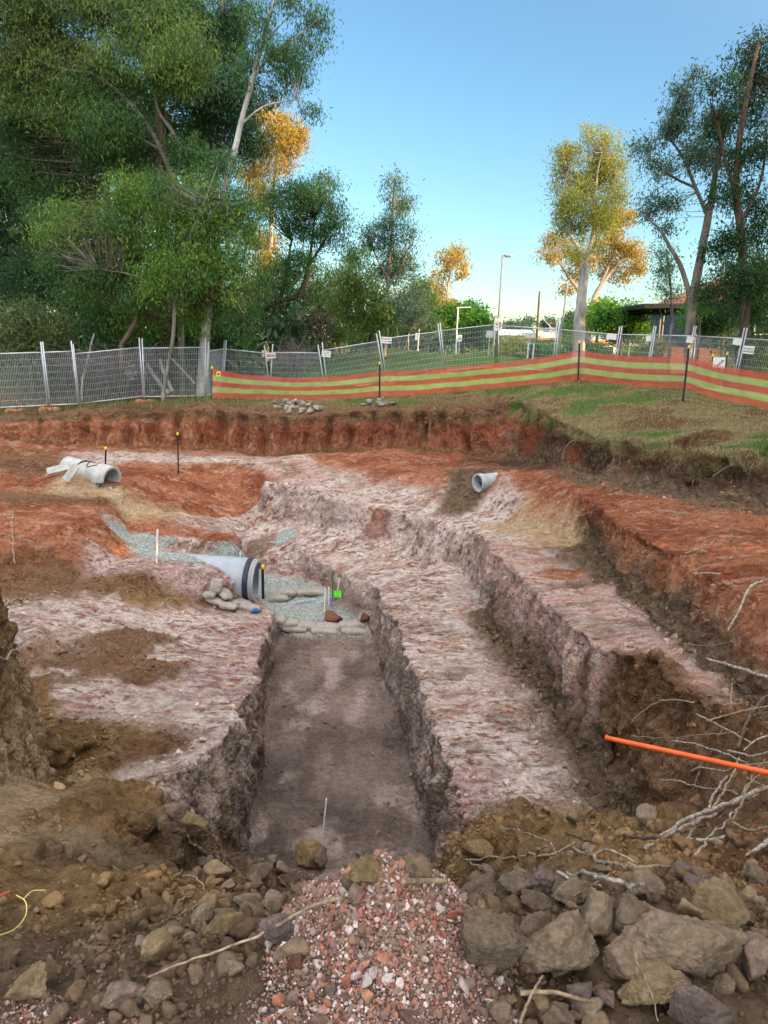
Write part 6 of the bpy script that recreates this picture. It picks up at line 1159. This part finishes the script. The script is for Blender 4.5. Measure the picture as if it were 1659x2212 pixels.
# the deep of the wood, and the trees out of frame that keep the evening sun off the dig
def mass(name, boxes, n, L, pal, seed, wr=.5):
    rr = np.random.default_rng(seed); cs = []
    for (x0, x1, y0, y1, z0, z1, k) in boxes: cs.append(np.stack([rr.uniform(x0, x1, k), rr.uniform(y0, y1, k), z0 + (z1 - z0) * rr.random(k) ** .9], 1))
    c = np.concatenate(cs); V, F, C_ = leaves(c, n, np.full(len(c), L * 1.6), L, wr, PALS[pal], rr, .4); setprops(mk(name, V, F, M['leaf'], None, C_, False), kind='stuff'); NLEAF[0] += len(F)
tree('gum_tree', 'mid green gum crown behind the golden limb at the left edge of the wood', 37, [[(240, 800, 8), (238, 600, 7), (230, 400, 6), (215, 250, 4), (205, 120, 2)]], [(180, 300, 90, 50), (60, 350, 80, 50), (260, 220, 70, 50), (120, 420, 80, 44), (40, 240, 70, 46), (420, 300, 50, 60), (460, 350, 50, 40), (330, 300, 60, 44)], 'gum', 'barkgrey', 30, .34, .19, .24, .8, .32, group=WG)
tree('gum_tree', 'ragged mid green gum branches in front of the wattle', 29, [[(352, 850, 4), (372, 740, 4), (380, 640, 3.5), (400, 540, 3), (440, 440, 2), (470, 360, 1.2)], [(378, 660, 3), (300, 600, 2), (210, 580, 1.2)], [(390, 590, 2.5), (480, 620, 2), (530, 680, 1.2)]], [(478, 345, 36, 26), (520, 430, 30, 36), (390, 520, 40, 26), (210, 590, 56, 26), (120, 570, 40, 22), (520, 690, 34, 40), (300, 640, 50, 26), (240, 480, 36, 22), (340, 400, 34, 22), (100, 470, 40, 26), (420, 600, 36, 22), (560, 620, 24, 40)], 'gum', 'barkgrey', 33, .26, .16, .2, 1.0, .24, group=WG, nper=24)
mass('woods', [(-34, -13, 46, 56, -2, 16, 700), (-22, -9, 42, 48, -2, 5, 260), (-30, -16, 38, 44, -2, 14, 500), (-24, -2, 60, 68, -2, 4.2, 620), (-16, -6, 36, 42, -2.4, 1.6, 260), (-3, 5, 66, 72, -2, 2.4, 240)], 12, .50, 'dark', 900)
mass('forest', [(17, 25, -14, 20, -1, 19, 2100), (25, 34, 8, 21, -1, 12, 500)], 6, 1.3, 'dark', 901, .7)
print('LEAVES', NLEAF[0])
#@@END_TREES
# ------------------------------------------------------------------ street furniture and buildings beyond the fence
M['paint_grey'] = mat_two('grey_paint', (.20, .22, .25), (.28, .30, .33), 6, .5, .1, 0, .001); M['orange_paint'] = mat_two('orange_paint', (.70, .20, .04), (.80, .26, .06), 3, .6, 0, 0, .001); M['mint'] = mat_two('mint_wall', (.50, .62, .54), (.60, .72, .62), 2, .8, 0, .05, .01)
M['wall_pale'] = mat_two('pale_wall', (.58, .58, .56), (.68, .68, .66), 2, .8, 0, .05, .01); M['tile'] = mat_two('terracotta_tile', (.30, .10, .06), (.45, .17, .11), 14, .8, 0, .4, .03, .2, 4, (6, 1, 1)); M['dark_roof'] = mat_two('dark_metal', (.016, .02, .03), (.03, .036, .05), 5, .5, .2, 0, .001); M['brick'] = mat_two('brown_brick', (.16, .08, .06), (.26, .13, .10), 16, .9, 0, .2, .01)
M['blue_wall'] = mat_two('dark_blue_wall', (.05, .07, .11), (.08, .10, .15), 3, .7, 0, 0, .001); M['pane'] = mat_two('window_glass', (.03, .04, .05), (.06, .07, .09), 2, .1, 0, 0, .001, .5); M['glow_white'] = M['white']
def pole(name, pts, Y, label, cat, mat='galv'):
    P, r = limb_px(pts, Y); b0 = np.array(P[0]); g = gz(b0[0], b0[1]); 
    root = empty(name, tuple(b0), label=label, cat=cat); V, F3, F4 = tube([np.array((b0[0], b0[1], min(g - .1, b0[2]))) - b0] + [p - b0 for p in P] if g < b0[2] else [p - b0 for p in P], [r[0]] + r if g < b0[2] else r, 10); mk('post', V, [F3, F4], M[mat], root); return root, P, b0
lamp, P, b0 = pole('street_lamp', [(1070.6, 780, 2.9), (1078, 680, 2.5), (1085.5, 552, 2.0)], 50, 'tall dark street lamp with a flat head pointing right, speed sign on it', 'street lamp', 'paint_grey'); t = P[-1] - b0; u_ = 50 / FPX
MB().tube([t, t + np.array((8 * u_, 0, .02))], .05, 8).bbox(t + np.array((11 * u_, 0, -.02)), (12 * u_, .3, .16), .04).build('lamp_arm', M['paint_grey'], lamp); MB().bbox(t + np.array((18.5 * u_, 0, -.02)), (9 * u_, .26, .08), .02).build('lamp_head', M['white'], lamp)
lamp2, P, b0 = pole('street_lamp', [(1204, 768, 2.8), (1210, 722, 2.5), (1219, 670, 2.2), (1226, 612, 1.6)], 46, 'slim grey street lamp left of the forked gum, head pointing left', 'street lamp', 'paint_grey'); t = P[-1] - b0; u_ = 46 / FPX
MB().tube([t, t + np.array((-8 * u_, 0, .03))], .04, 8).build('lamp_arm', M['galv'], lamp2); MB().bbox(t + np.array((-13 * u_, 0, .02)), (10 * u_, .25, .12), .03).build('lamp_head', M['white'], lamp2)
pl, P, b0 = pole('timber_pole', [(1158, 758, 2.4), (1161, 700, 2.2), (1165.7, 629, 1.9)], 66, 'brown timber pole with a stay wire, right of the street lamp', 'pole', 'barkbrown'); a_, c_ = atY(1163.8, 678, 66) - b0, atY(1196, 714, 66) - b0; MB().tube([a_, c_], .03, 6).build('stay_wire', M['galv'], pl)
pl, P, b0 = pole('pole', [(985, 762, 1.6), (987, 710, 1.5), (990, 663, 1.2)], 56, 'slim white pole with a short crossbar before the lush green tree', 'pole', 'white'); t = P[-1] - b0; MB().tube([t + np.array((-.1, 0, -.05)), t + np.array((.9, 0, .0))], .03, 6).build('crossbar', M['white'], pl)
pl, P, b0 = pole('post', [(902.5, 756, 1.6), (904, 730, 1.5), (905.5, 711, 1.3)], 47, 'short pale post on the crest of the lawn mound', 'post', 'white'); MB().tube([P[-1] - b0, P[-1] - b0 + np.array((0, 0, .05))], .06, 8).build('cap', M['paint_grey'], pl)
pl, P, b0 = pole('post', [(882, 756, .9), (882.5, 735, .8), (883, 721, .7)], 47, 'thin white marker post left of the short pale post', 'post', 'white'); MB().tube([P[-1] - b0, P[-1] - b0 + np.array((0, 0, .05))], .03, 8).build('cap', M['black'], pl)
pl, P, b0 = pole('road_sign', [(990.5, 768, .8), (992, 745, .8), (993, 728, .7)], 52, 'small white road sign with an arrow on a thin post', 'sign', 'galv'); t = P[-1] - b0; u_ = 52 / FPX
MB().bbox(t + np.array((0, -.03, -3 * u_)), (9 * u_, .02, 14 * u_), .01).build('plate', M['white'], pl); m_ = MB(); m_.tube([t + np.array((-3 * u_, -.045, -5 * u_)), t + np.array((3 * u_, -.045, -1 * u_))], .025, 6, col=INK); strokes(m_, -3 * u_, 3 * u_, 0, .07, -.045, 4, 3, col=INK); m_.V = [m_.V[0]] + [v + np.array((t[0], 0, t[2] + 1.5 * u_)) for v in m_.V[1:]]; m_.build('print', M['print'], pl, False, True)
def seg_digit(mb, ch, cx, cz, w_, h_, y, th, col):
    sg = {'4': [((-.5, .5), (-.5, 0)), ((-.5, 0), (.5, 0)), ((.5, .5), (.5, -.5))], '0': [((-.5, -.5), (-.5, .5)), ((-.5, .5), (.5, .5)), ((.5, .5), (.5, -.5)), ((.5, -.5), (-.5, -.5))]}[ch]
    for a, b in sg: mb.tube([(cx + a[0] * w_, y, cz + a[1] * h_), (cx + b[0] * w_, y, cz + b[1] * h_)], th, 6, col=col)
Y = 49.6; p = atY(1076, 701, Y); u_ = Y / FPX; sp = empty('speed_sign', tuple(p), label='white speed sign with a ringed number 40 fixed to the street lamp', cat='sign'); sp.rotation_euler = (0, R(3), -math.atan2(p[0], p[1]))
MB().bbox((0, 0, 0), (17 * u_, .02, 23 * u_), .01).build('plate', M['white'], sp); mb = MB(); an = np.linspace(0, 2 * np.pi, 33); mb.tube([(6.2 * u_ * math.cos(t_), -.02, 6.2 * u_ * math.sin(t_)) for t_ in an], .024, 6, False, lin(150, 60, 70)); seg_digit(mb, '4', -2.3 * u_, 0, 2.6 * u_, 5.2 * u_, -.02, .018, INK); seg_digit(mb, '0', 2.2 * u_, 0, 2.4 * u_, 5.2 * u_, -.02, .018, INK); mb.build('print', M['print'], sp, False, True)
pl, P, b0 = pole('road_sign', [(1055, 760, 1), (1056.5, 740, 1), (1058, 722, .9)], 58, 'grey back of a road sign left of the street lamp', 'sign', 'galv'); t = P[-1] - b0; MB().bbox(t, (.55, .02, .5), .05).build('plate', M['galv'], pl)
Y = 52; p = atY(1144, 775, Y); u_ = Y / FPX; bd = empty('board', tuple(p), label='tall black board between two white posts by the road', cat='board'); MB().bbox((.1, 0, 15 * u_), (8 * u_, .06, 29 * u_), .01, np.array(Matrix.Rotation(R(2), 3, 'Y'))).build('panel', M['black'], bd)
for x in (-5.5, 6): MB().tube([(x * u_, 0, -.15), ((x + 1.2) * u_, 0, 32 * u_)], .05, 8).build('post', M['white'], bd)
# far shops with orange fascia
def shop(x0, x1, ytop, yor0, yor1, Y, label, unit=None):
    a, b = atY(x0, ytop, Y), atY(x1, ytop, Y); o0, o1 = atY(x0, yor0, Y)[2], atY(x0, yor1, Y)[2]; g = gz((a[0] + b[0]) / 2, Y) - .2; top = a[2]; W_ = b[0] - a[0]; c0 = np.array(((a[0] + b[0]) / 2, Y + 5, 0)); root = empty('shop', (c0[0], c0[1], g), label=label, cat='building'); rel = lambda z: z - g
    MB().box((0, 0, rel(o1) / 2), (W_, 10, rel(o1))).build('wall', M['mint'], root); MB().box((0, -.35, (rel(o0) + rel(o1)) / 2), (W_ + .3, 10.9, o0 - o1)).build('fascia', M['orange_paint'], root); MB().box((0, .1, (rel(top) + rel(o0)) / 2 + .002), (W_ - .1, 10, top - o0)).build('parapet', M['wall_pale'], root)
    n = max(2, int(W_ / 2.2))
    for k in range(n):
        x = -W_ / 2 + (k + .5) * W_ / n; f = MB().box((x, -5.02, rel(o1) * .5), (W_ / n * .62, .06, rel(o1) * .62)).build('window', M['white'], root); MB().box((x, -5.06, rel(o1) * .5), (W_ / n * .54, .05, rel(o1) * .52)).build('pane', M['pane'], f)
    if unit: u0, u1, ut = unit; q, s_ = atY(u0, ut, Y + 4), atY(u1, ut, Y + 4); MB().bbox(((q[0] + s_[0]) / 2 - c0[0], -1, (rel(q[2]) + rel(top)) / 2), (s_[0] - q[0], 3, q[2] - top), .05).build('roof_unit', M['paint_grey'], root)
    return root
shop(1160, 1212, 718, 729, 734, 84, 'pale shop with an orange fascia left of the forked gum', (1180, 1197, 708)); shop(1262, 1336, 719, 735, 741, 80, 'mint walled shop with an orange fascia right of the forked gum')
a = atY(1080, 724, 92); b = atY(1152, 724, 92); g = gz(a[0], 92); wb = empty('shed', ((a[0] + b[0]) / 2, 95, g), label='long low white building behind the yellow green shrub', cat='building'); h_ = a[2] - g; MB().box((0, 0, h_ / 2), (b[0] - a[0], 6, h_)).build('wall', M['wall_pale'], wb); w_ = (b[0] - a[0]) / 2 + .3
mb = MB(); V = [(-w_, -3.4, h_), (w_, -3.4, h_), (w_, 3.4, h_), (-w_, 3.4, h_), (-w_, 0, h_ + .7), (w_, 0, h_ + .7)]; mb.add(V, [(0, 1, 5, 4), (3, 4, 5, 2), (0, 3, 2, 1)]); mb.add(V, [(0, 4, 3), (1, 2, 5)]); mb.build('roof', M['wall_pale'], wb); MB().box((0, -3.03, h_ * .55), (w_ * 1.7, .06, h_ * .16)).build('window', M['pane'], wb)
# house with tiled roof and the dark flat roof in front of it
e0, e1 = 18.6, 37.0; yF, yB = 45.0, 58.0; g = gz(22, 45) - .1; ez = atY(1502, 648, yF)[2]; hs = empty('house', ((e0 + e1) / 2, (yF + yB) / 2, g), label='low house with a terracotta tiled hip roof behind the right trees', cat='building'); W_, D_, h_ = e1 - e0, yB - yF, ez - g
MB().box((0, 0, h_ / 2), (W_ - 1.0, D_ - 1.0, h_)).build('wall', M['blue_wall'], hs); rz_ = h_ + 3.3; V = [(-W_ / 2, -D_ / 2, h_ + .01), (W_ / 2, -D_ / 2, h_ + .01), (W_ / 2, D_ / 2, h_ + .01), (-W_ / 2, D_ / 2, h_ + .01), (-W_ / 2 + 6.3, 0, rz_), (W_ / 2 - 6.3, 0, rz_)]
mb = MB(); mb.add(V, [(0, 1, 5, 4), (2, 3, 4, 5), (0, 3, 2, 1)]); mb.add(V, [(3, 0, 4), (1, 2, 5)]); mb.build('roof', M['tile'], hs); MB().box((0, -D_ / 2 - .06, h_ - .06), (W_ + .2, .12, .16)).build('gutter', M['dark_roof'], hs)
MB().box((-W_ / 2 + 5.5, -D_ / 2 + .3, h_ * .42), (3.6, .35, .45)).build('awning', M['orange_paint'] if False else M['tile'], hs)
for x in (-6, -2, 3, 7): f = MB().box((x, -D_ / 2 + .48, h_ * .66), (1.5, .08, 1.1)).build('window', M['white'], hs); MB().box((x, -D_ / 2 + .43, h_ * .66), (1.3, .06, .9)).build('pane', M['pane'], f)
a, b = atY(1380, 655, 41), atY(1535, 648, 41); fr = empty('carport', ((a[0] + b[0]) / 2, 43.5, g), label='dark flat roofed carport on a thin post left of the tiled roof', cat='carport'); W_ = b[0] - a[0]; zt = a[2] - g
MB().bbox((0, 0, zt - .13), (W_, 6.5, .26), .03, np.array(Matrix.Rotation(R(-1.5), 3, 'Y'))).build('roof', M['dark_roof'], fr); mb = MB()
for k in range(7): mb.box((-W_ / 2 + .5 + k * (W_ - 1) / 6, 0, zt - .33), (.08, 6.0, .14))
mb.build('rafters', M['dark_roof'], fr); q = atY(1426, 690, 42.5)
for x, y in ((q[0] - fr.location.x, -1), (W_ / 2 - .6, -2.5), (W_ / 2 - .6, 2.5), (-W_ / 2 + 1.2, 2.5)): MB().tube([(x, y, -.2), (x, y, zt - .25)], .06, 8).build('post', M['paint_grey'], fr)
a = atY(1425, 714, 43); wl_ = MB().bbox((0, 0, .0), (3.4, .3, 1.2), .01).build('garden_wall', M['brick']); wl_.location = (a[0] + 1.5, 42.0, gz(a[0] + 1.5, 42.0) + .55); setprops(wl_, 'low brown brick wall under the dark flat roof', 'wall')
#@@END_ALL
